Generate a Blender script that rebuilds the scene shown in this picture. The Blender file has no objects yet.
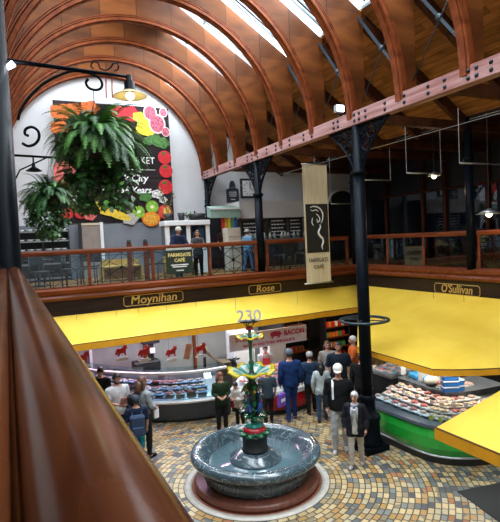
import bpy, bmesh, math, random
from math import sin, cos, pi, radians, hypot, atan2, sqrt, tan
from mathutils import Vector, Matrix, Quaternion
random.seed(7)
S = bpy.context.scene
C = S.collection
# ------------------------------------------------------------------ camera, sky, light, exposure
YAW, PITCH, ROLL, FPX, EYE = radians(26.3), radians(2.6), radians(2.75), 490., 4.55
f0 = Vector((sin(YAW), cos(YAW), 0)); r0 = Vector((cos(YAW), -sin(YAW), 0)); u0 = Vector((0, 0, 1))
FW = f0*cos(PITCH) - u0*sin(PITCH); UP_ = u0*cos(PITCH) + f0*sin(PITCH)
RT = r0*cos(ROLL) - UP_*sin(ROLL); UP = UP_*cos(ROLL) + r0*sin(ROLL)
cam = bpy.data.cameras.new('camera'); camo = bpy.data.objects.new('camera', cam); C.objects.link(camo)
cam.sensor_fit = 'HORIZONTAL'; cam.sensor_width = 36; cam.lens = 36*FPX/500; cam.clip_start = .02; cam.clip_end = 200
camo.matrix_world = Matrix(((RT.x, UP.x, -FW.x, 0), (RT.y, UP.y, -FW.y, 0), (RT.z, UP.z, -FW.z, EYE), (0, 0, 0, 1)))
S.camera = camo
S.view_settings.view_transform = 'Standard'; S.view_settings.look = 'None'
S.view_settings.gamma = 1; S.view_settings.use_curve_mapping = False
S.view_settings.exposure = 0.22
try:
    S.cycles.use_denoising = True; S.cycles.max_bounces = 8; S.cycles.sample_clamp_indirect = 6
    S.cycles.caustics_reflective = False; S.cycles.caustics_refractive = False
except Exception: pass
w = bpy.data.worlds.new('overcast_sky'); S.world = w; w.use_nodes = True
w.node_tree.nodes['Background'].inputs[0].default_value = (.88, .94, 1, 1)
w.node_tree.nodes['Background'].inputs[1].default_value = 2.2
def lamp(name, kind, loc, energy, col=(1, 1, 1), size=.1, sy=None, rot=(0, 0, 0), spot=None):
    l = bpy.data.lights.new(name, kind); l.energy = energy; l.color = col
    if kind == 'AREA':
        l.size = size
        if sy: l.shape = 'RECTANGLE'; l.size_y = sy
    else: l.shadow_soft_size = size
    if kind == 'SPOT': l.spot_size = spot or 1.2; l.spot_blend = .6
    o = bpy.data.objects.new(name, l); C.objects.link(o); o.location = loc; o.rotation_euler = rot; return o
# daylight lying on the glazed slopes of the roof, just outside the panes
sl = math.atan(.64)
lamp('skylight_daylight', 'AREA', (5.4, 7.2, 10.6), 2700, (.93, .97, 1), 2.6, 19, (0, sl, 0))
lamp('skylight_daylight', 'AREA', (1.2, 7.2, 10.6), 1500, (.93, .97, 1), 2.6, 19, (0, -sl, 0))

# ------------------------------------------------------------------ helpers
def at(px, py, **k):
    """real point seen at a photo position, on a known plane X=, Y= or Z="""
    d = RT*((px-250)/FPX) + UP*((261-py)/FPX) + FW
    a = list(k)[0]; i = 'XYZ'.index(a); o = Vector((0, 0, EYE))
    return o + d*((k[a]-o[i])/d[i])
M = {}
def nt(name):
    m = bpy.data.materials.new(name); m.use_nodes = True; M[name] = m
    return m, m.node_tree, m.node_tree.nodes['Principled BSDF']
def setp(b, **k):
    for n, v in k.items():
        n = n.replace('_', ' ')
        if n in b.inputs: b.inputs[n].default_value = v
def mat(name, col, rough=.6, metal=0, var=.12, scale=6, bump=.0, emit=0, coat=0):
    if name in M: return M[name]
    m, t, b = nt(name); N = t.nodes; L = t.links
    tc = N.new('ShaderNodeTexCoord'); no = N.new('ShaderNodeTexNoise'); no.inputs['Scale'].default_value = scale; no.inputs['Detail'].default_value = 5
    L.new(tc.outputs['Object'], no.inputs['Vector'])
    r = N.new('ShaderNodeValToRGB'); r.color_ramp.elements[0].position = .3; r.color_ramp.elements[1].position = .7
    c0 = [max(0, c*(1-var)) for c in col]; c1 = [min(1, c*(1+var)) for c in col]
    r.color_ramp.elements[0].color = (*c0, 1); r.color_ramp.elements[1].color = (*c1, 1)
    L.new(no.outputs['Fac'], r.inputs['Fac']); L.new(r.outputs['Color'], b.inputs['Base Color'])
    b.inputs['Roughness'].default_value = rough; b.inputs['Metallic'].default_value = metal
    if coat: setp(b, Coat_Weight=coat, Coat_Roughness=.15)
    if bump:
        bp = N.new('ShaderNodeBump'); bp.inputs['Strength'].default_value = bump; bp.inputs['Distance'].default_value = .02
        L.new(no.outputs['Fac'], bp.inputs['Height']); L.new(bp.outputs['Normal'], b.inputs['Normal'])
    if emit:
        L.new(r.outputs['Color'], b.inputs['Emission Color']); b.inputs['Emission Strength'].default_value = emit
    return m
def wood(name, c0, c1, stretch=(1, 1, 1), scale=4, rough=.45, planks=None, coat=0):
    m, t, b = nt(name); N = t.nodes; L = t.links
    tc = N.new('ShaderNodeTexCoord'); mp = N.new('ShaderNodeMapping'); mp.inputs['Scale'].default_value = stretch
    L.new(tc.outputs['Object'], mp.inputs['Vector'])
    no = N.new('ShaderNodeTexNoise'); no.inputs['Scale'].default_value = scale; no.inputs['Detail'].default_value = 8; no.inputs['Distortion'].default_value = .6
    L.new(mp.outputs['Vector'], no.inputs['Vector'])
    r = N.new('ShaderNodeValToRGB'); r.color_ramp.elements[0].position = .32; r.color_ramp.elements[1].position = .68
    r.color_ramp.elements[0].color = (*c0, 1); r.color_ramp.elements[1].color = (*c1, 1)
    L.new(no.outputs['Fac'], r.inputs['Fac']); out = r.outputs['Color']
    if planks:                                   # planks=(axis, width, other axis, length)
        ax, wd, ax2, ln = planks
        sp = N.new('ShaderNodeSeparateXYZ'); L.new(tc.outputs['Object'], sp.inputs[0])
        def mth(op, a, bb=None):
            n = N.new('ShaderNodeMath'); n.operation = op
            for i, v in enumerate((a, bb)):
                if v is None: continue
                if isinstance(v, (int, float)): n.inputs[i].default_value = v
                else: L.new(v, n.inputs[i])
            return n.outputs[0]
        u = mth('DIVIDE', sp.outputs['XYZ'.index(ax)], wd); row = mth('FLOOR', u); fr = mth('FRACT', u)
        v = mth('ADD', mth('DIVIDE', sp.outputs['XYZ'.index(ax2)], ln), mth('MULTIPLY', row, .37)); cv = mth('FLOOR', v)
        cb = N.new('ShaderNodeCombineXYZ'); L.new(row, cb.inputs[0]); L.new(cv, cb.inputs[1])
        wn = N.new('ShaderNodeTexWhiteNoise'); L.new(cb.outputs[0], wn.inputs['Vector'])
        k = mth('ADD', mth('MULTIPLY', wn.outputs['Value'], .55), .6)
        gap = mth('GREATER_THAN', fr, .02 if wd > .5 else .07); k = mth('MULTIPLY', k, mth('ADD', mth('MULTIPLY', gap, .7), .3))
        hs = N.new('ShaderNodeVectorMath'); hs.operation = 'SCALE'; L.new(out, hs.inputs[0]); L.new(k, hs.inputs['Scale']); out = hs.outputs[0]
    L.new(out, b.inputs['Base Color']); b.inputs['Roughness'].default_value = rough
    if coat: setp(b, Coat_Weight=coat, Coat_Roughness=.12)
    setp(b, Specular_IOR_Level=.14)
    return m
def glass(name, col=(.8, .9, .95), refl=.12):
    m, t, b = nt(name); N = t.nodes; L = t.links; N.remove(b)
    tr = N.new('ShaderNodeBsdfTransparent'); tr.inputs[0].default_value = (*col, 1)
    gl = N.new('ShaderNodeBsdfGlossy'); gl.inputs['Roughness'].default_value = .03
    fr = N.new('ShaderNodeLayerWeight'); fr.inputs[0].default_value = .5
    pw = N.new('ShaderNodeMath'); pw.operation = 'POWER'; pw.inputs[1].default_value = 4; L.new(fr.outputs['Facing'], pw.inputs[0])
    ad = N.new('ShaderNodeMath'); ad.operation = 'MULTIPLY_ADD'; ad.inputs[1].default_value = .5; ad.inputs[2].default_value = refl*.4; L.new(pw.outputs[0], ad.inputs[0])
    mx = N.new('ShaderNodeMixShader'); L.new(ad.outputs[0], mx.inputs[0]); L.new(tr.outputs[0], mx.inputs[1]); L.new(gl.outputs[0], mx.inputs[2])
    L.new(mx.outputs[0], N['Material Output'].inputs[0]); return m

def cr(pts, k=5):
    P = [Vector(p) for p in pts]; out = []
    for i in range(len(P)-1):
        a, b, c, d = P[max(0, i-1)], P[i], P[i+1], P[min(len(P)-1, i+2)]
        for j in range(k):
            f = j/k; out.append(.5*((2*b)+(c-a)*f+(2*a-5*b+4*c-d)*f*f+(3*b-a-3*c+d)*f**3))
    return out+[P[-1]]
class MB:
    def __init__(s): s.b = bmesh.new()
    def quad(s, *p):
        return s.b.faces.new([s.b.verts.new(q) for q in p])
    def box(s, x0, y0, z0, x1, y1, z1, m=None):
        vs = [Vector((x, y, z)) for x in (x0, x1) for y in (y0, y1) for z in (z0, z1)]
        if m is not None: vs = [m @ v for v in vs]
        v = [s.b.verts.new(q) for q in vs]
        for f in ((0, 1, 3, 2), (4, 6, 7, 5), (0, 4, 5, 1), (2, 3, 7, 6), (0, 2, 6, 4), (1, 5, 7, 3)): s.b.faces.new([v[i] for i in f])
        return s
    def bar(s, p, q, wd, ht=None, up=(0, 0, 1)):
        p, q = Vector(p), Vector(q); d = q-p; L = d.length
        if L < 1e-6: return s
        d.normalize(); u = Vector(up)
        if abs(d.dot(u)) > .98: u = Vector((1, 0, 0))
        sd = d.cross(u).normalized(); u = sd.cross(d); ht = ht or wd
        m = Matrix((( sd.x, d.x, u.x, p.x), (sd.y, d.y, u.y, p.y), (sd.z, d.z, u.z, p.z), (0, 0, 0, 1)))
        return s.box(-wd/2, 0, -ht/2, wd/2, L, ht/2, m)
    def tube(s, pts, r, n=8, cap=True, closed=False):
        pts = [Vector(p) for p in pts]; k = len(pts)
        rs = list(r) if hasattr(r, '__len__') else [r]*k
        rings = []; nrm = None
        for i, p in enumerate(pts):
            a = pts[i-1] if (i > 0 or closed) else p; c = pts[(i+1) % k] if (i < k-1 or closed) else p
            d = (c-a).normalized()
            if nrm is None: nrm = d.orthogonal().normalized()
            else:
                nrm = nrm-d*nrm.dot(d)
                nrm = nrm.normalized() if nrm.length > 1e-6 else d.orthogonal().normalized()
            bn = d.cross(nrm)
            rings.append([s.b.verts.new(p+(nrm*cos(2*pi*j/n)+bn*sin(2*pi*j/n))*rs[i]) for j in range(n)])
        for i in range(k if closed else k-1):
            A, B = rings[i], rings[(i+1) % k]
            for j in range(n):
                f = s.b.faces.new((A[j], A[(j+1) % n], B[(j+1) % n], B[j])); f.smooth = n > 5
        if cap and not closed: s.b.faces.new(rings[0][::-1]); s.b.faces.new(rings[-1])
        return s
    def lathe(s, prof, n=24, c=(0, 0, 0), lobes=0, amp=0, a0=0, a1=2*pi, smooth=True, m=None):
        full = abs(a1-a0-2*pi) < 1e-6; cnt = n if full else n+1; rings = []
        for r, z in prof:
            ring = []
            for j in range(cnt):
                a = a0+(a1-a0)*j/n; q = 1+amp*cos(lobes*a) if lobes else 1
                v = Vector((c[0]+r*q*cos(a), c[1]+r*q*sin(a), c[2]+z))
                ring.append(s.b.verts.new(m @ v if m is not None else v))
            rings.append(ring)
        for A, B in zip(rings, rings[1:]):
            for j in range(n):
                f = s.b.faces.new((A[j], A[(j+1) % cnt], B[(j+1) % cnt], B[j])); f.smooth = smooth
        return s
    def ball(s, c, rx, ry=None, rz=None, n=12, m=None):
        ry = ry or rx; rz = rz or rx; k = max(4, n*2//3); pr = []
        rings = []
        for i in range(1, k):
            t = -pi/2+pi*i/k; rings.append([])
            for j in range(n):
                v = Vector((rx*cos(t)*cos(2*pi*j/n), ry*cos(t)*sin(2*pi*j/n), rz*sin(t)))
                if m is not None: v = m @ v
                rings[-1].append(s.b.verts.new(v+Vector(c)))
        e = [Vector((0, 0, -rz)), Vector((0, 0, rz))]
        if m is not None: e = [m @ v for v in e]
        lo, hi = s.b.verts.new(e[0]+Vector(c)), s.b.verts.new(e[1]+Vector(c))
        for A, B in zip(rings, rings[1:]):
            for j in range(n): s.b.faces.new((A[j], A[(j+1) % n], B[(j+1) % n], B[j])).smooth = True
        for j in range(n):
            s.b.faces.new((lo, rings[0][(j+1) % n], rings[0][j])).smooth = True
            s.b.faces.new((hi, rings[-1][j], rings[-1][(j+1) % n])).smooth = True
        return s
    def prism(s, poly, fn, t):
        """poly in 2-D -> fn(a,b,depth) -> 3-D, thickness t"""
        A = [s.b.verts.new(fn(a, b, 0)) for a, b in poly]; B = [s.b.verts.new(fn(a, b, t)) for a, b in poly]; n = len(poly)
        s.b.faces.new(A[::-1]); s.b.faces.new(B)
        for j in range(n): s.b.faces.new((A[j], A[(j+1) % n], B[(j+1) % n], B[j]))
        return s
    def sweep(s, path, prof, cap=True):
        """profile [(out, z)] swept along a level 2-D path; out = distance to the right of travel"""
        k = len(path); P = [Vector(p) for p in path]; rings = []
        for i in range(k):
            d1 = (P[i]-P[i-1]).normalized() if i else (P[1]-P[0]).normalized()
            d2 = (P[i+1]-P[i]).normalized() if i < k-1 else d1
            d = (d1+d2).normalized(); nr = Vector((d.y, -d.x)); mi = 1/max(.5, d.dot(d2))
            rings.append([s.b.verts.new((P[i].x+nr.x*o*mi, P[i].y+nr.y*o*mi, z)) for o, z in prof])
        n = len(prof)
        for A, B in zip(rings, rings[1:]):
            for j in range(n): s.b.faces.new((A[j], A[(j+1) % n], B[(j+1) % n], B[j]))
        if cap: s.b.faces.new(rings[0][::-1]); s.b.faces.new(rings[-1])
        return s
    def build(s, name, m, parent=None, world=False, bev=0, smooth=False, kind=None):
        b = s.b; bmesh.ops.recalc_face_normals(b, faces=b.faces)
        if bev: bmesh.ops.bevel(b, geom=b.edges[:], offset=bev, segments=1, affect='EDGES', profile=.5)
        if smooth:
            for f in b.faces: f.smooth = True
        loc = Vector((0, 0, 0))
        if parent is None:
            xs = [v.co for v in b.verts]
            lo = Vector([min(v[i] for v in xs) for i in range(3)]); hi = Vector([max(v[i] for v in xs) for i in range(3)])
            loc = Vector(((lo.x+hi.x)/2, (lo.y+hi.y)/2, lo.z)); bmesh.ops.translate(b, verts=b.verts, vec=-loc)
        elif world:
            q = Vector((0, 0, 0)); p = parent
            while p: q += p.location; p = p.parent
            bmesh.ops.translate(b, verts=b.verts, vec=-q)
        me = bpy.data.meshes.new(name); b.to_mesh(me); b.free()
        for mm in (m if isinstance(m, (list, tuple)) else [m]): me.materials.append(mm)
        o = bpy.data.objects.new(name, me); C.objects.link(o); o.location = loc; o.parent = parent
        if kind: o['kind'] = kind
        return o
def tag(o, label, cat, group=None):
    o['label'] = label; o['category'] = cat
    if group: o['group'] = group
    return o
def thing(name, label, cat, loc=(0, 0, 0), rz=0, group=None):
    o = bpy.data.objects.new(name, None); C.objects.link(o); o.location = loc; o.rotation_euler = (0, 0, rz); o.empty_display_size = .1
    return tag(o, label, cat, group)
def struct(name, mb, m, **k):
    return mb.build(name, m, kind='structure', **k)
def dup(root, loc=None, rz=None, label=None):
    r = root.copy(); C.objects.link(r)
    if loc is not None: r.location = loc
    if rz is not None: r.rotation_euler = (0, 0, rz)
    if label: r['label'] = label
    for ch in list(root.children):
        c = ch.copy(); C.objects.link(c); c.parent = r
        for g in list(ch.children):
            d = g.copy(); C.objects.link(d); d.parent = c
    return r
def text(name, body, size, m, loc, face='-Y', parent=None, ext=.004, bold=0, shear=0, sx=1, align='CENTER', space=1):
    cu = bpy.data.curves.new(name, 'FONT'); cu.body = body; cu.size = size; cu.extrude = ext; cu.offset = bold; cu.shear = shear
    cu.align_x = align; cu.align_y = 'CENTER'; cu.space_character = space; cu.resolution_u = 3
    o = bpy.data.objects.new(name, cu); C.objects.link(o); dg = bpy.context.evaluated_depsgraph_get()
    me = bpy.data.meshes.new_from_object(o.evaluated_get(dg)); bpy.data.objects.remove(o); bpy.data.curves.remove(cu)
    R = Matrix.Rotation(pi/2, 4, 'X')
    if face == '-X': R = Matrix.Rotation(-pi/2, 4, 'Z') @ R
    me.transform(R @ Matrix.Diagonal((sx, 1, 1, 1))); me.materials.clear(); me.materials.append(m)
    o = bpy.data.objects.new(name, me); C.objects.link(o)
    q = Vector((0, 0, 0)); p = parent
    while p: q += p.location; p = p.parent
    o.location = Vector(loc)-q; o.parent = parent; return o

# ------------------------------------------------------------------ materials
RIB = wood('varnished_rib_wood', (.060, .017, .005), (.18, .056, .013), (.6, .6, 1.2), 1.4, .5, ('X', .9, 'Z', 1.15))
RIBP = wood('rib_moulding_wood', (.11, .024, .007), (.21, .052, .014), (1, 1, 1), 5, .5)
BEAM = wood('painted_beam_timber', (.22, .09, .08), (.42, .26, .25), (1, .15, 2), 6, .5)  # paled: skylight sheen on the beam is put into the colour
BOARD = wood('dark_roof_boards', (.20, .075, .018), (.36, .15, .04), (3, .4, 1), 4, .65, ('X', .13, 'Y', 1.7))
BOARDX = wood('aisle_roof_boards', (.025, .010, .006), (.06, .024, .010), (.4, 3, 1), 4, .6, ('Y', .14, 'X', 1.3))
RAIL = wood('red_brown_rail_wood', (.10, .022, .008), (.21, .052, .020), (.3, 3, 3), 4, .4, coat=.15)
HAND = wood('polished_handrail_wood', (.034, .009, .0035), (.10, .030, .010), (5, .9, 5), 5, .2)
DARKW = wood('dark_aisle_timber', (.030, .010, .005), (.075, .024, .010), (1, 1, 1), 4, .6)
FASC = wood('dark_fascia_wood', (.012, .007, .006), (.028, .014, .011), (.3, 3, 3), 4, .4, coat=.2)
IRON = mat('black_painted_iron', (.003, .005, .008), .38, 0, .3, 9); setp(IRON.node_tree.nodes['Principled BSDF'], Specular_IOR_Level=.06)
STEEL = mat('blue_grey_steel', (.022, .036, .05), .5, .2, .2, 9)
BOLT = mat('dark_bolt_steel', (.02, .03, .045), .4, .8)
WALL = mat('white_plaster', (.62, .635, .66), .85, 0, .05, 2, .1)
GREY = mat('grey_wall_paint', (.17, .19, .22), .7, 0, .1, 2)
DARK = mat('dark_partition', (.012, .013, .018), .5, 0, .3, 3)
YEL = None
def canvas():
    m, t, b = nt('yellow_awning_canvas'); N = t.nodes; L = t.links
    tc = N.new('ShaderNodeTexCoord'); no = N.new('ShaderNodeTexNoise'); no.inputs['Scale'].default_value = 1.3; no.inputs['Detail'].default_value = 6
    L.new(tc.outputs['Object'], no.inputs['Vector'])
    r = N.new('ShaderNodeValToRGB'); r.color_ramp.elements[0].position = .3; r.color_ramp.elements[1].position = .75
    r.color_ramp.elements[0].color = (.80, .54, .045, 1); r.color_ramp.elements[1].color = (.93, .68, .09, 1)
    L.new(no.outputs['Fac'], r.inputs['Fac']); L.new(r.outputs['Color'], b.inputs['Base Color']); b.inputs['Roughness'].default_value = .55
    tr = N.new('ShaderNodeBsdfTranslucent'); L.new(r.outputs['Color'], tr.inputs[0])
    mx = N.new('ShaderNodeMixShader'); mx.inputs[0].default_value = .2
    L.new(b.outputs[0], mx.inputs[1]); L.new(tr.outputs[0], mx.inputs[2]); L.new(mx.outputs[0], N['Material Output'].inputs[0]); return m
YEL = canvas()
YELV = mat('golden_valance_canvas', (.78, .36, .008), .6, 0, .08, 5)
STITCH = mat('brown_stitching', (.10, .035, .01), .8)
GOLD = mat('gold_lettering', (.55, .36, .10), .4, .3, .1)
GLASS = glass('clear_glass'); DGLASS = glass('dark_window_glass', (.5, .6, .7), .3)
WHITE = mat('white_paint', (.75, .77, .78), .5, 0, .04); CREAM = mat('cream_board', (.62, .54, .38), .7, 0, .06)
BLACK = mat('matt_black', (.012, .014, .014), .6); RED = mat('signal_red', (.55, .02, .02), .45)
INK = mat('white_ink', (.8, .8, .8), .6); LEAFM = None
STEELW = mat('brushed_stainless', (.45, .48, .50), .3, .8, .1, 12)
# ------------------------------------------------------------------ setts of the floor
def floor_mat(cx, cy):
    m, t, b = nt('coloured_stone_setts'); N = t.nodes; L = t.links
    def mth(op, a, bb=None, c=None):
        n = N.new('ShaderNodeMath'); n.operation = op
        for i, v in enumerate((a, bb, c)):
            if v is None: continue
            if isinstance(v, (int, float)): n.inputs[i].default_value = v
            else: L.new(v, n.inputs[i])
        return n.outputs[0]
    g = N.new('ShaderNodeNewGeometry'); sp = N.new('ShaderNodeSeparateXYZ'); L.new(g.outputs['Position'], sp.inputs[0])
    x = mth('SUBTRACT', sp.outputs[0], cx); y = mth('SUBTRACT', sp.outputs[1], cy)
    r = mth('SQRT', mth('ADD', mth('MULTIPLY', x, x), mth('MULTIPLY', y, y))); th = mth('ARCTAN2', y, x)
    W, LN = .105, .175
    q = mth('DIVIDE', r, W); ring = mth('FLOOR', q); fr = mth('FRACT', q)
    n = mth('MAXIMUM', mth('ROUND', mth('MULTIPLY', ring, 2*pi*W/LN)), 3)
    u = mth('ADD', mth('MULTIPLY', mth('ADD', mth('DIVIDE', th, 2*pi), .5), n), mth('MULTIPLY', ring, .43))
    cell = mth('FLOOR', u); fu = mth('FRACT', u)
    cb = N.new('ShaderNodeCombineXYZ'); L.new(ring, cb.inputs[0]); L.new(cell, cb.inputs[1])
    wn = N.new('ShaderNodeTexWhiteNoise'); L.new(cb.outputs[0], wn.inputs['Vector'])
    no = N.new('ShaderNodeTexNoise'); no.inputs['Scale'].default_value = .55; no.inputs['Detail'].default_value = 2; L.new(g.outputs['Position'], no.inputs['Vector'])
    f = mth('ADD', mth('MULTIPLY', wn.outputs['Value'], .75), mth('MULTIPLY', mth('SUBTRACT', no.outputs['Fac'], .32), .6))
    rp = N.new('ShaderNodeValToRGB'); rp.color_ramp.interpolation = 'CONSTANT'; e = rp.color_ramp.elements
    cols = [(0, (.33, .25, .14)), (.13, (.45, .33, .16)), (.27, (.22, .18, .11)), (.33, (.50, .38, .20)), (.46, (.36, .21, .07)),
            (.56, (.10, .11, .11)), (.62, (.38, .32, .20)), (.72, (.17, .18, .16)), (.79, (.06, .065, .075)), (.85, (.30, .12, .045)), (.92, (.26, .22, .14))]
    e[0].position, e[0].color = 0, (*cols[0][1], 1); e[1].position, e[1].color = cols[1][0], (*cols[1][1], 1)
    for p, c in cols[2:]:
        k = e.new(p); k.color = (*c, 1)
    L.new(f, rp.inputs[0])
    gw = .09
    m1 = mth('MULTIPLY', mth('GREATER_THAN', fr, gw), mth('LESS_THAN', fr, 1-gw))
    m2 = mth('MULTIPLY', mth('GREATER_THAN', fu, gw*.7), mth('LESS_THAN', fu, 1-gw*.7)); mask = mth('MULTIPLY', m1, m2)
    mx = N.new('ShaderNodeMix'); mx.data_type = 'RGBA'; L.new(mask, mx.inputs[0]); mx.inputs[6].default_value = (.05, .042, .032, 1); L.new(rp.outputs[0], mx.inputs[7])
    L.new(mx.outputs[2], b.inputs['Base Color'])
    L.new(mth('ADD', mth('MULTIPLY', wn.outputs['Value'], .3), .3), b.inputs['Roughness'])
    bp = N.new('ShaderNodeBump'); bp.inputs['Strength'].default_value = .5; bp.inputs['Distance'].default_value = .01; L.new(mask, bp.inputs['Height']); L.new(bp.outputs[0], b.inputs['Normal'])
    return m
FX, FY = 3.95, 8.15
struct('floor', MB().box(-3, -3, -.1, 14, 17, 0), floor_mat(FX, FY))

# ------------------------------------------------------------------ the shell
YA, XB, YE = 12.45, 9.9, 16.8                        # gallery fronts and end wall
CX, CZ, RI = 3.28, 6.9, 3.25                         # vault
XR = 6.6
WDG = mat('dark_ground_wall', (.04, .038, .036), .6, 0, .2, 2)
LGW = mat('pale_tiled_wall', (.30, .32, .31), .5, 0, .08, 3)
struct('wall_end', MB().box(-3, YE, 3.5, 14, YE+.2, 11.5), WALL)
struct('wall_end_ground', MB().box(-3, YE, 0, 7.6, YE+.2, 3.4), LGW)
struct('wall_end_passage', MB().box(7.6, YE, 0, 14, YE+.2, 3.4), WDG)
struct('wall_left', MB().box(-3.2, -3, 0, -3, YE, 8), WALL)
struct('wall_front', MB().box(-3.2, -3.2, 0, 13.8, -3, 11.5), WALL)
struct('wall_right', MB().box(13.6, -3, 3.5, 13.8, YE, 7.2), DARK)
struct('wall_right_ground', MB().box(12.4, -3, 0, 12.6, YE, 3.3), WDG)
struct('wall_partition', MB().box(7.55, 13.3, 0, 7.65, YE, 3.0), WDG)
GF = wood('gallery_floor_boards', (.20, .09, .03), (.34, .17, .06), (.3, 3, 1), 4, .5, ('Y', .12, 'X', 1.4))
CEIL = mat('grey_soffit', (.30, .29, .27), .8)
struct('floor_gallery_end', MB().box(-3, YA+.1, 3.42, XB+.1, YE, 3.52), GF)
struct('floor_gallery_right', MB().box(XB+.1, -3, 3.42, 13.6, YE, 3.52), GF)
struct('floor_gallery_left', MB().box(-3, -3, 3.42, .02, YA+.1, 3.52), GF)
struct('ceiling_under_gallery_end', MB().box(-3, YA+.1, 3.0, XB+.1, YE, 3.1), CEIL)
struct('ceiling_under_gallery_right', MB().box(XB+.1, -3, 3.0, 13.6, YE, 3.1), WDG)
# fascias with their mouldings
struct('trim_fascia_end', MB().box(-.02, YA, 2.9, XB+.06, YA+.06, 3.32), FASC)
struct('trim_moulding_end', MB().sweep([(-.02, YA), (XB-.02, YA)], [(0, 3.28), (.07, 3.30), (.10, 3.36), (.06, 3.42), (.11, 3.47), (.13, 3.54), (0, 3.58), (-.05, 3.58), (-.05, 3.28)]), RAIL)
struct('trim_fascia_right', MB().box(XB, -3, 2.9, XB+.06, YA, 3.32), FASC)
struct('trim_moulding_right', MB().sweep([(XB, YA-.02), (XB, -3)], [(0, 3.28), (.07, 3.30), (.10, 3.36), (.06, 3.42), (.11, 3.47), (.13, 3.54), (0, 3.58), (-.05, 3.58), (-.05, 3.28)]), RAIL)
struct('trim_fascia_left', MB().box(-.06, -3, 2.9, .0, YA, 3.55), FASC)
# roof: boards below, skylight band, boards at the ridge, on both slopes
def roofz(x): return 11.42-.64*abs(x-CX)
Y0R, Y1R = -3, YE
def slope_strip(name, xa, xb, m, t=.06):
    mb = MB(); za, zb = roofz(xa), roofz(xb)
    mb.prism([(xa, za), (xb, zb), (xb, zb+t), (xa, za+t)], lambda a, b, d: (a, Y0R+d, b), Y1R-Y0R)
    return struct(name, mb, m)
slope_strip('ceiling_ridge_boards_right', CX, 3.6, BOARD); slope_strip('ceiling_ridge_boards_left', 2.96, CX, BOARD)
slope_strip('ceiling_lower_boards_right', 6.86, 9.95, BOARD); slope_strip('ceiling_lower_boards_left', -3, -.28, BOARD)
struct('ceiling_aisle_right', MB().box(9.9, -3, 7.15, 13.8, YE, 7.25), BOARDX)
BR, BL = (3.6, 6.86), (-.28, 2.96)
RY = [16.72-1.42*k for k in range(14)]
pane = glass('skylight_glass', (.95, .98, 1), .05)
SK = mat('skylight_bar_paint', (.12, .15, .18), .6, 0)
k = 0
for (xa, xb) in (BR, BL):
    for i in range(len(RY)-1):
        ya, yb = RY[i+1]+.08, RY[i]-.08; k += 1
        mb = MB()
        z = lambda x: roofz(x)+.05
        o = struct('window_%d' % k, MB().prism([(xa, z(xa)), (xb, z(xb)), (xb, z(xb)+.01), (xa, z(xa)+.01)], lambda a, b, d: (a, ya+d, b), yb-ya), pane)
        for fy, bw in ((.70, .055), (.80, .02)):
            yy = ya+(yb-ya)*fy
            mb.bar((xa, yy, z(xa)-.06), (xb-.12, yy, z(xb-.12)-.06), bw, .05)
        xm = xa+(xb-xa)*.45
        mb.bar((xm, ya, z(xm)), (xm, yb, z(xm)), .04, .05)
        for xx in (xa, xb): mb.bar((xx, ya, z(xx)), (xx, yb, z(xx)), .05, .06)
        fb = mb.build('glazing_bars', SK, o, world=True)
        if xa == BR[0] and i in (2, 4, 5):           # winding gear box seen through the panes
            ym = (ya+yb)/2
            MB().bar((xa+.15, ym, z(xa+.15)-.1), (xa+.9, ym, z(xa+.9)-.1), yb-ya-.1, .1).build('vent_box', STEEL, o, world=True)

# ------------------------------------------------------------------ laminated roof ribs
def rib(y, first=None):
    t = thing('timber_roof_rib', '', 'roof rib', (CX, y, CZ), 0, 'laminated ribs of the vaulted roof')
    n = 40
    arc = [(RI*cos(pi*j/n), RI*sin(pi*j/n)) for j in range(n+1)]
    def outer(a):                                     # ray from centre to roof outline
        dx, dz = cos(a), sin(a); xo = 3.60
        tv = xo/abs(dx) if abs(dx) > 1e-6 else 1e9
        tr = (11.40-CZ)/(dz+.64*abs(dx))
        return min(tv, tr)
    mb = MB(); b = mb.b; hw = .055
    for y0 in (0,):
        R1 = [[b.verts.new((a, yy, c)) for a, c in arc] for yy in (-hw, hw)]
        ext = []
        for j in range(n+1):
            A = pi*j/n; q = outer(A); ext.append((q*cos(A), q*sin(A)))
        R2 = [[b.verts.new((a, yy, c)) for a, c in ext] for yy in (-hw, hw)]
        for j in range(n):
            b.faces.new((R1[0][j], R1[0][j+1], R2[0][j+1], R2[0][j])); b.faces.new((R1[1][j], R2[1][j], R2[1][j+1], R1[1][j+1]))
            b.faces.new((R1[0][j], R1[1][j], R1[1][j+1], R1[0][j+1])); b.faces.new((R2[0][j], R2[0][j+1], R2[1][j+1], R2[1][j]))
        for j in (0, n): b.faces.new((R1[0][j], R1[1][j], R2[1][j], R2[0][j]))
    mb.build('web', RIB, t)
    mb = MB()
    for (ri, ro, hy) in ((RI-.03, RI+.035, .098), (RI+.06, RI+.085, .085), (RI+.11, RI+.125, .07), (RI-.05, RI-.03, .045)):
        pr = [(ri, -hy), (ro, -hy), (ro, hy), (ri, hy)]
        rings = [[mb.b.verts.new((r*cos(pi*j/n), yy, r*sin(pi*j/n))) for r, yy in pr] for j in range(n+1)]
        for A, B in zip(rings, rings[1:]):
            for q in range(4): mb.b.faces.new((A[q], A[(q+1) % 4], B[(q+1) % 4], B[q]))
        mb.b.faces.new(rings[0]); mb.b.faces.new(rings[-1][::-1])
    mb.build('moulding', RIBP, t)
    return t
r_first = rib(RY[0]); names = ['against the white end wall', 'next in front of the end wall rib', 'third out from the end wall', 'fourth out, landing just behind the café column',
 'fifth out, just in front of the café column', 'sixth out, above the middle of the gallery gap', 'seventh out, landing over the tall column by the fountain', 'eighth out, landing on the beam right of the tall column', 'ninth out, nearest one landing inside the picture']
ribs = []
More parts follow.
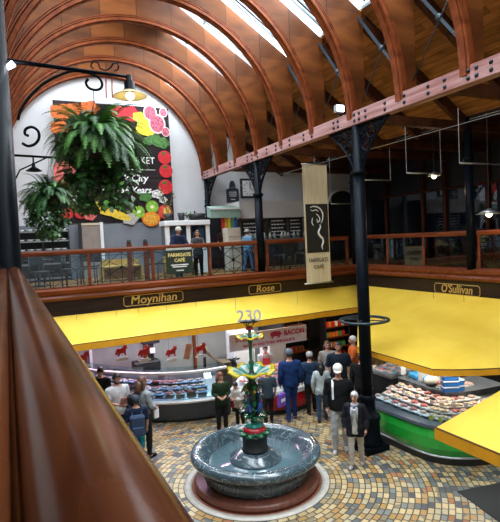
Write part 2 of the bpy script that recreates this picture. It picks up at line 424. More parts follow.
for i, y in enumerate(RY[:9]):
    r_ = r_first if i == 0 else dup(r_first, (CX, y, CZ))
    if i == 0: r_.location.y = YE-.07
    r_['label'] = 'curved varnished timber roof rib, '+names[i] if len(('curved varnished timber roof rib, '+names[i]).split()) <= 16 else 'varnished rib, '+names[i]
    ribs.append(r_)
for y in RY[9:]:
    dup(r_first, (CX, y, CZ), label='curved varnished timber roof rib overhead, beyond the picture edge')
# tie rods crossing between the ribs
for sx, X in ((1, 6.78), (-1, -.2)):
    for i in range(8 if sx > 0 else 0):
        ya, yb = RY[i], RY[i+1]
        t = thing('cross_brace', 'steel cross brace in the roof bay, bay %s' % ['touching the end wall', 'second from the end wall', 'above the gallery rail', 'left of the café column rib', 'right of the café column', 'left of the tall column', 'right of the tall column', 'at the upper right'][i], 'cross brace', (X, (ya+yb)/2, 7.1), 0, 'steel cross braces between the ribs')
        h = (yb-ya)/2
        MB().bar((0, -h, 1.95), (0, h, .12), .05, .03, (1, 0, 0)).build('flat_bar', STEEL, t)
        MB().tube([(.03, -h, .12), (.03, h, 1.95)], .012, 6).build('tie_rod', STEEL, t)
        MB().lathe([(0, -.03), (.06, -.03), (.06, .03), (0, .03)], 10, m=Matrix.Translation((-.0, 0, 1.03)) @ Matrix.Rotation(pi/2, 4, 'Y')).build('centre_plate', STEEL, t)

for i in range(9):
    mb = MB(); y = RY[i]
    mb.bar((6.9, y, roofz(6.9)-.14), (9.9, y, roofz(9.9)-.14), .12, .26)
    o = struct('trim_rafter_%d' % (i+1), mb, DARKW); 0 and tag(o, 'dark sloping rafter outside the roof rib '+['at the end wall', 'second from the end wall', 'third from the end wall', 'just behind the café column', 'just in front of the café column', 'midway between the columns', 'over the tall column', 'right of the tall column', 'at the upper right corner'][i], 'rafter', 'dark rafters of the side aisle')
# beams on the columns
for X, nm, lb in ((XR, 'arcade_beam', 'long weathered reddish timber beam under the rib feet, studded with bolts'), (-.02, 'arcade_beam', 'left hand timber beam above the near handrail side of the hall')):
    t = thing(nm, lb, 'beam', (X, 8.3, 6.77))
    MB().box(-.1, -9, 0, .1, 8.5, .27).build('timber', BEAM, t, bev=.006)
    if X > 1:
        first = None
        for y in [16.5, 16.2, 15.55, 15.25, 14.25, 13.9, 13.0, 12.7, 12.35, 11.8, 11.3, 11.0, 10.6, 9.95, 9.6, 8.75, 8.6, 8.05, 7.9, 7.7, 7.15, 6.65, 6.1, 5.75, 5.3, 5.15, 4.9]:
            for z in (.075, .19):
                if first is None:
                    first = MB().lathe([(0, -.022), (.02, -.02), (.036, 0), (.036, .01)], 8, m=Matrix.Rotation(pi/2, 4, 'Y')).build('bolt', BOLT, t); o = first
                else: o = first.copy(); C.objects.link(o); o.parent = t
                o.location = (-.105, y-8.3, z)

# ------------------------------------------------------------------ cast iron columns
def bracket(sgn, R=.95, H=1.0):
    """pierced spandrel in the Y-Z plane hung under the beam"""
    mb = MB(); n = 14
    curve = [(.13+(R-.13)*(j/n)**1.7, -H+H*j/n) for j in range(n+1)]
    mb.tube([(0, sgn*a, z) for a, z in curve], .03, 6)
    mb.bar((0, sgn*.09, -.02), (0, sgn*R, -.02), .05, .04); mb.bar((0, sgn*.1, -H), (0, sgn*.1, 0), .05, .04, (1, 0, 0))
    rnd = random.Random(3); placed = []
    def inside(a, z, r):
        if a-r < .10 or z+r > -.03: return False
        for c, d in curve:
            if hypot(a-c, z-d) < r+.015: return False
        th = max(0, min(1, (z+H)/H)); ac = .13+(R-.13)*th**1.7
        return a < ac
    for r in (.125, .09, .07, .052, .038, .028):
        for _ in range(700):
            a, z = rnd.uniform(.1, R), rnd.uniform(-H, 0)
            if inside(a, z, r) and all(hypot(a-p, z-q) > r+s_ for p, q, s_ in placed): placed.append((a, z, r))
    for a, z, r in placed:
        m_ = max(6, int(r*110)); mb.tube([(0, sgn*(a+r*cos(2*pi*j/m_)), z+r*sin(2*pi*j/m_)) for j in range(m_)], .02, 4, closed=True)
        if r > .05:
            mb.tube([(0, sgn*(a+r*.55*(1-j/9)*cos(j*.9)), z+r*.55*(1-j/9)*sin(j*.9)) for j in range(9)], .017, 4)
            for q in range(4): mb.bar((0, sgn*(a+r*.5*cos(q*pi/2+.6)), z+r*.5*sin(q*pi/2+.6)), (0, sgn*(a+r*cos(q*pi/2+.6)), z+r*sin(q*pi/2+.6)), .02, .014)
    return mb
def column(x, y, z0, label, r=.12, full=False, sp=True, top=6.77, plain=False):
    t = thing('iron_column', label, 'column', (x, y, z0), 0)
    h = top-z0
    MB().lathe([(0, 0), (r, 0), (r, h-1.0), (0, h-1.0)] if not plain else [(0, 0), (r, 0), (r, h), (0, h)], 18).build('shaft', IRON, t)
    if not plain: MB().lathe([(r, h-1.02), (r*1.3, h-1.0), (r*1.3, h-.94), (r*.85, h-.9), (r*.8, h), (0, h)], 16).build('capital', IRON, t)
    if sp:
        for s_ in (-1, 1):
            b_ = bracket(s_).build('bracket', IRON, t); b_.location = (0, 0, h)
    return t
MAINC = column(XR, 8.1, 0, 'tall black iron column rising from the market floor beside the green counter', .125)
mb = MB(); mb.box(-.3, -.3, 0, .3, .3, .12); mb.lathe([(.27, .12), (.29, .2), (.25, .26), (.24, .62), (.27, .68), (.25, .74), (.17, .8), (.16, 1.05), (.19, 1.1), (.13, 1.16)], 16)
mb.build('pedestal', IRON, MAINC)
for ky, xx in ((.7, 0), (2.1, 0)): pass
mb = MB(); RR = .5; zz = 2.74
mb.tube([(RR*cos(a), RR*sin(a), zz) for a in [2*pi*j/28 for j in range(28)]], .028, 6, closed=True)
mb.tube([(.42*cos(a), .42*sin(a), zz-.01) for a in [2*pi*j/28 for j in range(28)]], .012, 5, closed=True)
for j in range(4): a = pi/2*j+.5; mb.bar((.1*cos(a), .1*sin(a), zz), (RR*cos(a), RR*sin(a), zz), .03, .02)
mb.build('ring_hoop', STEEL, MAINC)
column(XR, 12.62, 3.52, 'black iron column rising between the end gallery railings, left of the clock side', .115)
column(XR, 16.6, 5.2, 'short black iron column carrying the beam end against the white wall', .09)
NC = column(-.03, 3.85, 0, 'large dark iron column at the left picture edge holding the lamp arm', .12, sp=False, plain=True)
column(-.03, 8.1, 0, 'left row iron column hidden behind the nearest one', .12)
column(-.03, 12.6, 0, 'left row iron column at the end gallery corner', .11)
column(XB+.02, 8.14, 3.52, 'dark iron column breaking the right gallery railing', .10, sp=False, top=7.15)
column(XB+.02, 12.5, 3.52, 'dark iron column at the corner where the two galleries meet', .09, sp=False, top=7.15)

# ------------------------------------------------------------------ gallery railings
def lattice(mb, a0, a1, z0, z1, fn):
    am, zm = (a0+a1)/2, (z0+z1)/2; P3 = lambda a, z: fn(a, z)
    seg = [((a0, z0), (a1, z1)), ((a0, z1), (a1, z0)), ((am, z0), (am, z1)), ((a0, zm), (a0+(a1-a0)*.25, zm+(z1-z0)*.25)),
           ((am-(a1-a0)*.33, zm), (am, z1)), ((am, z1), (am+(a1-a0)*.33, zm)), ((am+(a1-a0)*.33, zm), (am, z0)), ((am, z0), (am-(a1-a0)*.33, zm)),
           ((a0, z1-.06), (a1, z1-.06)), ((a0, z0+.06), (a1, z0+.06)), ((a0+.3*(a1-a0), z0), (a0+.3*(a1-a0), z1)), ((a1-.3*(a1-a0), z0), (a1-.3*(a1-a0), z1))]
    for p, q in seg: mb.bar(P3(*p), P3(*q), .014, .014)
def railing(label, name, A, B, posts, ztop=4.49, zbot=3.58, lat=True, gl=None):
    """A,B: ends (x,y); posts: fractions along"""
    A, B = Vector(A), Vector(B); L = (B-A).length; d = (B-A)/L
    ang = atan2(d.y, d.x); t = thing(name, label, 'railing', (A.x, A.y, 3.52), ang)
    zt, zb = ztop-3.52, zbot-3.52
    MB().sweep([(0, 0), (L, 0)], [(-.05, zt-.10), (-.03, zt-.12), (.03, zt-.12), (.05, zt-.10), (.06, zt-.04), (.045, zt), (-.045, zt), (-.06, zt-.04)]).build('handrail', RAIL, t)
    MB().box(0, -.04, zb-.06, L, .04, zb+.02).build('bottom_rail', RAIL, t)
    P_ = [p for p in posts]
    pm = MB().box(-.035, -.04, 0, .035, .04, zt-.1); po = pm.build('post', RAIL, t, bev=.004); po.location = (P_[0], 0, 0)
    for p in P_[1:]:
        c = po.copy(); C.objects.link(c); c.parent = t; c.location = (p, 0, 0)
    for a, b in zip(P_, P_[1:]):
        if b-a < .3: continue
        if lat:
            mb = MB(); lattice(mb, a+.04, b-.04, zb+.02, zt-.12, lambda u, z: (u, .0, z))
            am = (a+b)/2; mb.lathe([(0, -.02), (.05, -.02), (.05, .02), (0, .02)], 10, m=Matrix.Translation((am, 0, (zb+zt-.1)/2)) @ Matrix.Rotation(pi/2, 4, 'X'))
            mb.build('iron_lattice', IRON, t)
        else:
            mb = MB()
            for q in range(-2, 6):
                u0 = a+(b-a)*q/4; u1 = u0+(zt-zb)
                w0, w1 = max(a, u0), min(b, u1)
                if w1 > w0: mb.bar((w0, 0, zt-.12-(w0-u0)*.85), (w1, 0, zt-.12-(w1-u0)*.85), .012, .012)
            mb.build('iron_bars', STEEL, t)
        MB().box(a+.035, -.03, zb+.02, b-.035, -.024, zt-.12).build('glass_panel', gl or GLASS, t)
    return t
railing('red-brown gallery railing above the Moynihan sign, left of the café column', 'gallery_railing', (.05, YA+.15), (6.46, YA+.15), [.05, 1.74, 3.34, 4.93, 6.38])
railing('red-brown gallery railing above the Rose sign, behind the hanging banner', 'gallery_railing', (6.76, YA+.15), (9.72, YA+.15), [.04, 1.5, 2.92])
railing('red-brown gallery railing on the right gallery, left of its dark column', 'gallery_railing', (XB+.1, YA-.05), (XB+.1, 8.28), [.04, 1.33, 2.72, 4.13], lat=False, gl=DGLASS)
railing('red-brown gallery railing above the O\'Sullivan sign, right of the dark column', 'gallery_railing', (XB+.1, 8.0), (XB+.1, 2.2), [.04, 1.44, 2.84, 4.24, 5.74], lat=False, gl=DGLASS)
# near handrail under the camera
t = thing('near_handrail', 'broad polished brown wooden handrail running away along the left edge', 'handrail', (0, 0, 3.52))
hp = [(-.10, .845)]+[(-.052-.044*cos(a), .856+.030*sin(a)) for a in [pi*q/10 for q in range(11)]]+[(-.004, .864)]+[(.044-.046*cos(a), .858+.030*sin(a)) for a in [pi*q/12 for q in range(12)]]+[(.091, .852), (.091, .838), (.078, .825), (.06, .79), (-.05, .79), (-.085, .825)]
hp = [(a*.80, 1.03-(1.03-b)*.80) for a, b in hp]
mb = MB(); mb.sweep([(0, -1.5), (0, 3.73)], hp); o = mb.build('handrail_top', HAND, t, smooth=True)
o.data.set_sharp_from_angle(angle=.6) if hasattr(o.data, 'set_sharp_from_angle') else None
MB().box(-.03, -1.5, .06, .03, 3.73, .12).build('bottom_rail', RAIL, t)
mb = None
for y in (-1.4, .1, 1.6, 3.1): MB().box(-.035, y-.035, 0, .035, y+.035, .8).build('post', RAIL, t)
t2 = thing('left_railing', 'red-brown railing of the left gallery beyond the large dark column', 'railing', (0, 0, 3.52))
MB().box(-.06, 3.98, .87, .05, 12.4, .97).build('handrail', RAIL, t2); MB().box(-.03, 3.98, .0, .03, 12.4, .1).build('bottom_rail', RAIL, t2)
for y in (5.5, 7, 9.3, 10.8): MB().box(-.035, y-.035, .1, .035, y+.035, .87).build('post', RAIL, t2)

# ------------------------------------------------------------------ awnings
def awning(name, label, top, edge, dirs):
    """top / edge: lists of matching 3-D points; dirs = valance drop"""
    t = thing(name, label, 'awning', (sum(p[0] for p in edge)/len(edge), sum(p[1] for p in edge)/len(edge), edge[0][2]-dirs))
    mb = MB(); b = mb.b; n = 10; k = len(top)
    def row(z):
        rows = []
        for j in range(n+1):
            f = j/n; rr = []
            for T, E_ in zip(top, edge):
                p = Vector(T).lerp(Vector(E_), f); p.z -= .05*sin(pi*f)+z; rr.append(b.verts.new(p))
            rows.append(rr)
        return rows
    U, D = row(0), row(.015)
    for j in range(n):
        for i in range(k-1):
            b.faces.new((U[j][i], U[j][i+1], U[j+1][i+1], U[j+1][i])).smooth = True
            b.faces.new((D[j][i], D[j+1][i], D[j+1][i+1], D[j][i+1])).smooth = True
    for j in range(n):
        b.faces.new((U[j][0], U[j+1][0], D[j+1][0], D[j][0])); b.faces.new((U[j][-1], D[j][-1], D[j+1][-1], U[j+1][-1]))
    mb.build('canvas', YEL, t, world=True)
    mb = MB()
    for p, q in zip(edge, edge[1:]):
        p, q = Vector(p), Vector(q); mb.bar(p-Vector((0, 0, dirs/2)), q-Vector((0, 0, dirs/2)), .02, dirs)
    v = mb.build('valance', YELV, t, world=True)
    mb = MB()
    for p, q in zip(edge, edge[1:]):
        p, q = Vector(p), Vector(q); mb.tube([p+Vector((0, 0, .005)), q+Vector((0, 0, .005))], .013, 6)
    mb.build('stitched_seam', STITCH, v, world=True)
    return t
ZA = 2.45; EA = 11.1
n = 12
awning('awning', 'long pale yellow awning below the Moynihan and Rose signs', [(.05+(XB-.05)*j/n, YA-.01, 2.92) for j in range(n+1)], [(.05+(9.2-.05)*j/n, EA-.03*sin(j), ZA-.008*(j % 2)) for j in range(n+1)], .14)
Bedge = [(6.80, 8.62), (6.79, 8.0), (6.78, 7.4), (6.76, 6.9), (6.74, 6.42), (7.0, 6.2), (7.35, 5.98), (7.75, 5.78), (8.3, 5.5), (8.8, 5.2), (9.0, 4.4)]
Btop = [(XB-.01, YA-.1), (XB-.01, 11.4), (XB-.01, 10.3), (XB-.01, 9.4), (XB-.01, 8.4), (XB-.01, 7.6), (XB-.01, 6.9), (XB-.01, 6.3), (XB-.01, 5.6), (XB-.01, 5.1), (XB-.01, 4.4)]
awning('awning', 'bright yellow awning below the O\'Sullivan sign over the green counter', [(*p, 2.92) for p in Btop], [(*p, 2.03) for p in Bedge], .11)
awning('awning', 'small bright yellow awning corner at the lower right picture edge', [(7.8, 4.25, 2.98), (7.8, 3.6, 2.98), (7.8, 2.4, 2.98)], [(4.42, 4.2, 2.2), (4.42, 3.4, 2.2), (4.42, 2.2, 2.2)], .13)

# ------------------------------------------------------------------ fascia signs
def frame_pts(w, h):
    c = h*.28
    return [(-w, -h+c), (-w+c*.5, -h+c*.9), (-w+c, -h), (w-c, -h), (w-c*.5, -h+c*.9), (w, -h+c), (w, h-c), (w-c*.5, h-c*.9), (w-c, h), (-w+c, h), (-w+c*.5, h-c*.9), (-w, h-c)]
def fascia_sign(word, a, b, label, face, w, h, size, sx=1):
    loc = (a, YA-.012, b) if face == '-Y' else (XB-.012, a, b)
    t = thing('fascia_sign', label, 'sign', loc)
    f = (lambda u, z: (u, 0, z)) if face == '-Y' else (lambda u, z: (0, -u, z))
    MB().tube([f(u, z) for u, z in frame_pts(w, h)], .009, 4, closed=True).build('gold_outline', GOLD, t)
    text('lettering', word, size, GOLD, loc, face, t, .006, .002, .14, sx)
c1 = at(154, 298.5, Y=YA); fascia_sign('Moynihan', c1.x, c1.z, 'gold blackletter Moynihan sign in a gold outline on the fascia', '-Y', .78, .13, .30, 1.05)
c1 = at(265, 288.5, Y=YA); fascia_sign('Rose', c1.x, c1.z, 'faded gold Rose sign in a gold outline on the fascia', '-Y', .52, .12, .27, 1.1)
c1 = at(456.5, 289.5, X=XB); fascia_sign("O'Sullivan", c1.y, c1.z, "gold blackletter O'Sullivan sign in a gold outline on the right fascia", '-X', .68, .125, .29, .82)

# ------------------------------------------------------------------ poster on the end wall
PY = YE-.16
def pp(x, y): return at(x, y, Y=PY)
tl = pp(52, 103)
t = thing('market_poster', 'huge dark food poster with fruit border and white words on the white end wall', 'poster', (3.45, PY, 5.32))
LX = lambda v: (v.x-3.45, v.z-5.32)
MB().box(-1.87, -.005, 0, 1.88, .02, 3.88).build('poster_sheet', wood('dark_plank_print', (.018, .012, .014), (.04, .028, .03), (.3, 1, 3), 3, .6, ('Z', .36, 'X', 3)), t)
FR = {}
def fm(n, c, v=.25, sc=9):
    if n not in FR: FR[n] = mat('print_'+n, c, .6, 0, v, sc)
    return FR[n]
NB = [0]
def blob(name, x, y, rx, ry, m, rot=0, lift=.0, lob=0, amp=0, n=20):
    NB[0] += 1; lift = lift+NB[0]*.0007
    u, z = LX(pp(x, y)); k = 1/27.0
    pts = []
    for j in range(n):
        a = 2*pi*j/n; q = 1+amp*cos(lob*a)
        dx, dz = rx*k*q*cos(a), ry*k*q*sin(a); pts.append((u+dx*cos(rot)-dz*sin(rot), z+dx*sin(rot)+dz*cos(rot)))
    return MB().prism(pts, lambda a, b, d: (a, -.006-lift-d, b), .002).build(name, m, t)
def fruit(kind, x, y, r, rot=0):
    if kind == 'tomato':
        o = blob('tomato', x, y, r, r, fm('tomato', (.55, .012, .02))); blob('leaf_tuft', x-1, y-r*.6, r*.35, r*.2, fm('herb', (.04, .12, .02)), .4, .004, 5, .4)
    elif kind == 'kiwi':
        blob('kiwi_slice', x, y, r, r, fm('kiwi_skin', (.08, .05, .02))); blob('kiwi_flesh', x, y, r*.88, r*.88, fm('kiwi_flesh', (.20, .42, .03), .4, 14), 0, .004); blob('kiwi_core', x, y, r*.33, r*.25, fm('core', (.65, .7, .4)), .3, .008)
    elif kind == 'fig':
        blob('fig_half', x, y, r, r*1.15, fm('rind', (.75, .62, .60)), rot); blob('fig_flesh', x, y, r*.82, r*.95, fm('fig', (.50, .10, .16), .8, 22), rot, .004)
    elif kind == 'banana':
        blob('banana', x, y, r*1.9, r*.62, fm('banana', (.66, .46, .03)), rot, 0, 2, .05); blob('banana_tip', x+r*1.7, y-r*.5, r*.35, r*.25, fm('tip', (.12, .14, .03)), rot)
    elif kind == 'orange':
        blob('orange_slice', x, y, r, r*.8, fm('orange', (.75, .2, .01)), rot); blob('orange_flesh', x, y, r*.82, r*.62, fm('orange_flesh', (.8, .32, .03), .5, 20), rot, .004)
    elif kind == 'apple':
        blob('apple', x, y, r, r, fm('apple', (.52, .05, .03), .9, 3), 0, 0, 2, .04); blob('apple_cheek', x+r*.25, y, r*.5, r*.7, fm('cheek', (.62, .4, .06), .4), 0, .004)
    else: blob(kind, x, y, r, r*.75, fm(*KND[kind]), rot, 0, 5, .12)
KND = {'papaya': ('papaya', (.62, .13, .02), .5, 14), 'red_pepper': ('pepper', (.58, .015, .03)), 'yellow_flower': ('flower', (.75, .6, .03)), 'herb_sprig': ('herbs', (.05, .16, .03), .6, 16),
       'pink_radish': ('radish', (.6, .12, .1), .5), 'lime': ('lime', (.3, .45, .04)), 'seed_pod': ('seedpod', (.4, .38, .36), .8, 30), 'white_blossom': ('blossom', (.6, .58, .55), .7, 20)}
for f in [('papaya', 61, 112, 9), ('papaya', 74, 109, 7), ('papaya', 90, 108, 8), ('papaya', 60, 128, 8), ('red_pepper', 118, 112, 7), ('red_pepper', 130, 114, 9), ('yellow_flower', 139, 117, 6), ('yellow_flower', 144, 124, 7), ('yellow_flower', 148, 131, 7), ('yellow_flower', 141, 130, 5),
          ('fig', 150, 113, 6.5), ('fig', 163.2, 112.5, 4), ('fig', 157, 124, 8), ('fig', 165.5, 132, 4), ('herb_sprig', 155, 140, 7), ('herb_sprig', 162, 143, 7), ('herb_sprig', 148, 141, 5),
          ('tomato', 164.5, 157.5, 6.4), ('tomato', 165.8, 171, 6.4), ('tomato', 165.5, 187, 6.8), ('white_blossom', 157, 194, 5.5), ('white_blossom', 163, 200, 4), ('kiwi', 152, 207, 6.6), ('kiwi', 138.5, 212, 6.2), ('apple', 165, 212, 7), ('orange', 151, 219, 8.5, 0),
          ('seed_pod', 130, 219, 7), ('banana', 118, 215, 6, -.35), ('banana', 109, 212, 6, -.2), ('banana', 103, 208, 5.5, -.5), ('pink_radish', 64, 170, 9), ('pink_radish', 62, 180, 7), ('lime', 77, 204, 6), ('tomato', 80, 213, 5), ('tomato', 67, 214, 5), ('pink_radish', 90, 216, 5), ('lime', 62, 198, 5), ('herb_sprig', 120, 205, 5), ('herb_sprig', 145, 197, 6)]:
    fruit(*f)
v = pp(120, 160.5); text('headline', 'ENGLISH', .32, INK, (v.x-.62, PY-.06, v.z), parent=t, sx=.9); text('headline', 'MARKET', .32, INK, (v.x+.62, PY-.06, v.z), parent=t, sx=.9)
v = pp(123, 178.5); text('city_line', 'Cork City', .34, INK, (v.x+.12, PY-.06, v.z), parent=t, shear=.2, bold=.006)
v = pp(124, 190.5); text('years_line', 'for 236 Years', .30, INK, (v.x+.08, PY-.06, v.z), parent=t, shear=.2, bold=.006)
v = pp(126, 169.5); MB().box(v.x-1.0-3.45, -.012, v.z-5.32-.008, v.x+1.0-3.45, -.008, v.z-5.32+.008).build('rule_line', INK, t)

# ------------------------------------------------------------------ clock, plaque and the café behind the gallery
c = at(249, 188.5, Y=YE-.04)
t = thing('wall_clock', 'square black framed white wall clock high on the white café wall', 'clock', (c.x, YE-.06, c.z-.37))
MB().box(-.36, -.03, 0, .36, .06, .74).build('frame', BLACK, t, bev=.01)
MB().box(-.29, -.04, .08, .29, -.03, .66).build('face', WHITE, t)
mk = MB().box(-.012, -.05, .215, .012, -.04, .26).build('hour_mark', BLACK, t); mk.location = (0, 0, .37)
for j in range(12):
    o = mk if j == 0 else mk.copy()
    if j: C.objects.link(o); o.parent = t
    o.location = (0, 0, .37); o.rotation_euler = (0, pi/6*j, 0)
MB().bar((0, -.052, .37), (.02, -.052, .60), .02, .01).build('minute_hand', BLACK, t); MB().bar((0, -.052, .37), (.14, -.052, .29), .03, .01).build('hour_hand', BLACK, t)
c = at(232.5, 191, Y=YE-.04)
t = thing('wall_plaque', 'dark arched heritage plaque on the white wall left of the clock', 'plaque', (c.x, YE-.04, c.z-.45)); t.scale = (.75, 1, .9)
MB().prism([(-.33, .02), (.33, .02), (.33, .55), (.25, .6), (.16, .62), (.14, .8), (.07, .92), (-.07, .92), (-.14, .8), (-.16, .62), (-.25, .6), (-.33, .55)], lambda a, b, d: (a, d-.02, b), .05).build('board', mat('slate_plaque', (.03, .04, .06), .5), t)
for z, wd in ((.45, .2), (.37, .22), (.29, .18), (.15, .12)): MB().box(-wd, -.028, z-.015, wd, -.021, z+.015).build('lettering', INK, t)
# cream bulkhead and menu boards right of the café column side
a, b = at(239, 202, Y=15.6), at(306, 219, Y=15.6)
struct('trim_bulkhead', MB().box(a.x, 15.6, at(262, 218, Y=15.6).z, a.x+3.6, YE, at(262, 201, Y=15.6).z), mat('bulkhead_cream', (.58, .56, .54), .8, 0, .03))
for i, (x0, x1, lab) in enumerate(((242, 261, 'black chalk menu board left of the café column under the bulkhead'), (270, 287, 'black chalk menu board just right of the café column'), (289, 303, 'black chalk menu board beside the hanging banner'))):
    p, q = at(x0, 220, Y=15.7), at(x1, 240, Y=15.7); wd = q.x-p.x; zt = p.z-.02 if i == 0 else 5.28; 
    t = thing('menu_board', lab, 'menu board', ((p.x+q.x)/2, 15.72, 4.5), 0, None)
    hgt = zt-4.5
    MB().box(-wd/2, 0, 0, wd/2, .04, hgt).build('board', BLACK, t, bev=.008)
    rnd = random.Random(i)
    for r_ in range(5):
        z = hgt-.12-r_*.13; u = -wd/2+.06; mb = MB()
        while u < wd/2-.12:
            l = rnd.uniform(.04, .11); mb.box(u, -.008, z-.018, min(u+l, wd/2-.05), -.001, z+.018); u += l+.03
        mb.build('chalk_line', INK, t)
# grey dado wall under the poster
struct('trim_grey_wall', MB().box(.3, YE-.14, 3.52, 5.35, YE-.06, 5.28), GREY)
p, q = at(81, 222, Y=16.5), at(101, 246, Y=16.5)
t = thing('wall_panel', 'tall beige panel in a white frame below the poster left side', 'panel', ((p.x+q.x)/2, 16.5, 3.52)); wd = q.x-p.x
MB().box(-wd/2, 0, 0, wd/2, .05, 1.72).build('panel', mat('beige_panel', (.26, .22, .19), .7), t)
for s_ in (-1, 1): MB().box(s_*wd/2-.05+(-.05 if s_ < 0 else .05), -.03, 0, s_*wd/2+.05+(-.05 if s_ < 0 else .05), .03, 1.8).build('post', WHITE if s_ > 0 else BLACK, t)
MB().box(-wd/2, -.02, 1.72, wd/2, .06, 1.78).build('top_rail', CREAM, t)
# shelving with plates at far left
t = thing('back_shelving', 'dark open shelving with stacked white crockery left of the beige panel', 'shelving', (1.0, 16.2, 3.52))
MB().box(-.75, .3, 0, .75, .35, 1.6).build('back_board', DARK, t)
for z in (.1, .55, .95, 1.25, 1.55): MB().box(-.75, -.05, z-.02, .75, .3, z+.02).build('shelf', STEELW, t)
for s_ in (-.75, .0, .75): MB().box(s_-.02, -.05, 0, s_+.02, .3, 1.6).build('upright', BLACK, t)
P0 = tag(MB().lathe([(0, 0), (.06, 0), (.11, .05), (.105, .05), (.05, .01)], 14).build('plate_stack', WHITE), 'white crockery stacked on the dark shelving behind the gallery', 'crockery', 'crockery on the dark shelving')
k = 0
for z in (.97, 1.27, 1.57):
    for u in (-.6, -.35, -.12, .15, .4, .6):
        o = P0 if k == 0 else P0.copy()
        if k: C.objects.link(o)
        o.location = (1.0+u, 16.3, 3.52+z); k += 1
# white kiosk with windows
p, q = at(165, 221, Y=15.3), at(207, 218, Y=15.3)
KX0, KX1, KZ = p.x, q.x, p.z
t = thing('cafe_kiosk', 'white painted glazed kiosk standing behind the two women at the railing', 'kiosk', ((KX0+KX1)/2, 15.3, 3.52)); kw = (KX1-KX0)/2; kh = KZ-3.52
MB().box(-kw, .1, 0, kw, .5, kh-.05).build('body', mat('kiosk_inside', (.10, .11, .13), .5), t)
for s_ in (-1, -.02, .92): MB().box(s_*kw, 0, 0, s_*kw+.13, .1, kh).build('stile', WHITE, t)
MB().box(-kw-.04, -.06, kh-.16, kw+.08, .55, kh).build('cornice', WHITE, t, bev=.01); MB().box(-kw, 0, 0, kw, .1, .75).build('lower_panel', WHITE, t)
MB().box(-kw, 0, .75, kw, .1, .82).build('cill', WHITE, t)
for s_ in (-1, 1): MB().box(s_*kw/2-.35, .03, .85, s_*kw/2+.35, .04, kh-.18).build('window_pane', DGLASS, t)
for i, u in enumerate((-.62, -.42, .3, .5)): MB().box(u-.09, .05, 1.0+.12*(i % 2), u+.09, .08, 1.35+.1*(i % 2)).build('notice', mat('pale_notice', (.5, .52, .55)), t)
for i, (u, wd, hh, lb) in enumerate(((-.55, .13, .24, 'leftmost'), (-.1, .12, .26, 'second from the left'), (.45, .3, .22, 'widest'))):
    pot = MB().lathe([(0, 0), (wd*.8, 0), (wd, hh), (wd*.9, hh), (wd*.85, hh-.03), (0, hh-.03)], 14).build('planter', BLACK)
    pot.location = ((KX0+KX1)/2+u, 15.5, KZ); tag(pot, 'black planter on top of the white kiosk, %s of the three' % lb, 'planter')
LEAFM = mat('leaf_green', (.05, .14, .03), .5, 0, .5, 14); LEAFD = mat('dark_fern_green', (.022, .085, .018), .5, 0, .5, 10); LEAFL = mat('light_fern_green', (.11, .30, .06), .5, 0, .4, 10); STEM = mat('brown_stem', (.12, .08, .03), .8)
def leaf(mb, p, d, L, W, droop=.3, n=3, up=(0, 0, 1)):
    p = Vector(p); d = Vector(d).normalized(); sd = d.cross(Vector(up)); sd = sd.normalized() if sd.length > .05 else Vector((1, 0, 0))
    prev = None; pos = p.copy()
    for j in range(n+1):
        f = j/n; w_ = W*sin(pi*min(.97, .12+f*.86))*.5
        a, b_ = mb.b.verts.new(pos-sd*w_), mb.b.verts.new(pos+sd*w_)
        if prev: mb.b.faces.new((prev[0], prev[1], b_, a))
        prev = (a, b_); d = (d+Vector((0, 0, -droop/n))).normalized(); pos = pos+d*(L/n)
def kplant(x, z, h, lab, y=15.5):
    t = thing('potted_plant', lab, 'plant', (x, y, z)); rnd = random.Random(int(x*100))
    st, lf = MB(), MB()
    for i in range(4):
        a = rnd.uniform(0, 6.28); tip = Vector((.22*cos(a), .22*sin(a), h*rnd.uniform(.6, 1)))
        st.tube([(0, 0, 0), tip*.5+Vector((0, 0, .08)), tip], .008, 5)
        for j in range(9): lf_p = tip*(.35+.08*j); leaf(lf, lf_p, (rnd.uniform(-1, 1), rnd.uniform(-1, 1), .5), .16, .05)
    st.build('stem', STEM, t); lf.build('foliage', LEAFM, t)
kplant((KX0+KX1)/2-.55, KZ+.2, 1.0, 'spindly pot plant rising from the leftmost planter on the kiosk'); kplant((KX0+KX1)/2+.15, KZ+.01, .3, 'small leafy plant between the planters on the kiosk')
# pale green canopy over the café doorway with hanging cloths
p, q = at(211, 218, Y=15.4), at(240, 204, Y=15.4)
t = thing('shop_canopy', 'pale green fascia canopy over the café doorway right of the kiosk', 'canopy', ((p.x+q.x)/2, 15.4, p.z)); wd = (q.x-p.x)/2
MB().prism([(0, 0), (.0, .30), (.35, .42), (.35, .05)], lambda a, b, d: (-wd+d, a, b), wd*2).build('board', mat('pale_green_paint', (.24, .36, .30), .6), t)
MB().box(-wd, -.03, .28, wd, .02, .34).build('white_lip', WHITE, t)
struct('wall_doorway', MB().box(p.x, 16.5, 3.52, q.x+.2, 16.6, p.z+.1), DARK)  # dark sheet standing in for the shade inside the open doorway
for i, (u, cn, cc) in enumerate(((.42, 'red', (.5, .03, .02)), (.53, 'orange', (.65, .25, .02)), (.64, 'yellow', (.65, .5, .05)), (.75, 'green', (.05, .3, .12)), (.86, 'blue', (.04, .12, .4)))):
    x = p.x+(q.x-p.x)*u
    mb = MB(); mb.box(x-.05, 15.5, p.z-.40, x+.05, 15.52, p.z+.03)
    tag(mb.build('hanging_cloth', mat(cn+'_cloth', cc)), '%s cloth hanging in the doorway under the pale green canopy' % cn, 'cloth')
p, q = at(228, 230, Y=15.0), at(240, 232, Y=15.0)
t = thing('display_cabinet', 'cream slatted cabinet standing in the café doorway', 'cabinet', ((p.x+q.x)/2, 15.0, 3.52))
MB().box(-.25, 0, 0, .25, .4, 1.42).build('body', mat('cream_slats', (.52, .46, .38), .6), t, bev=.01)
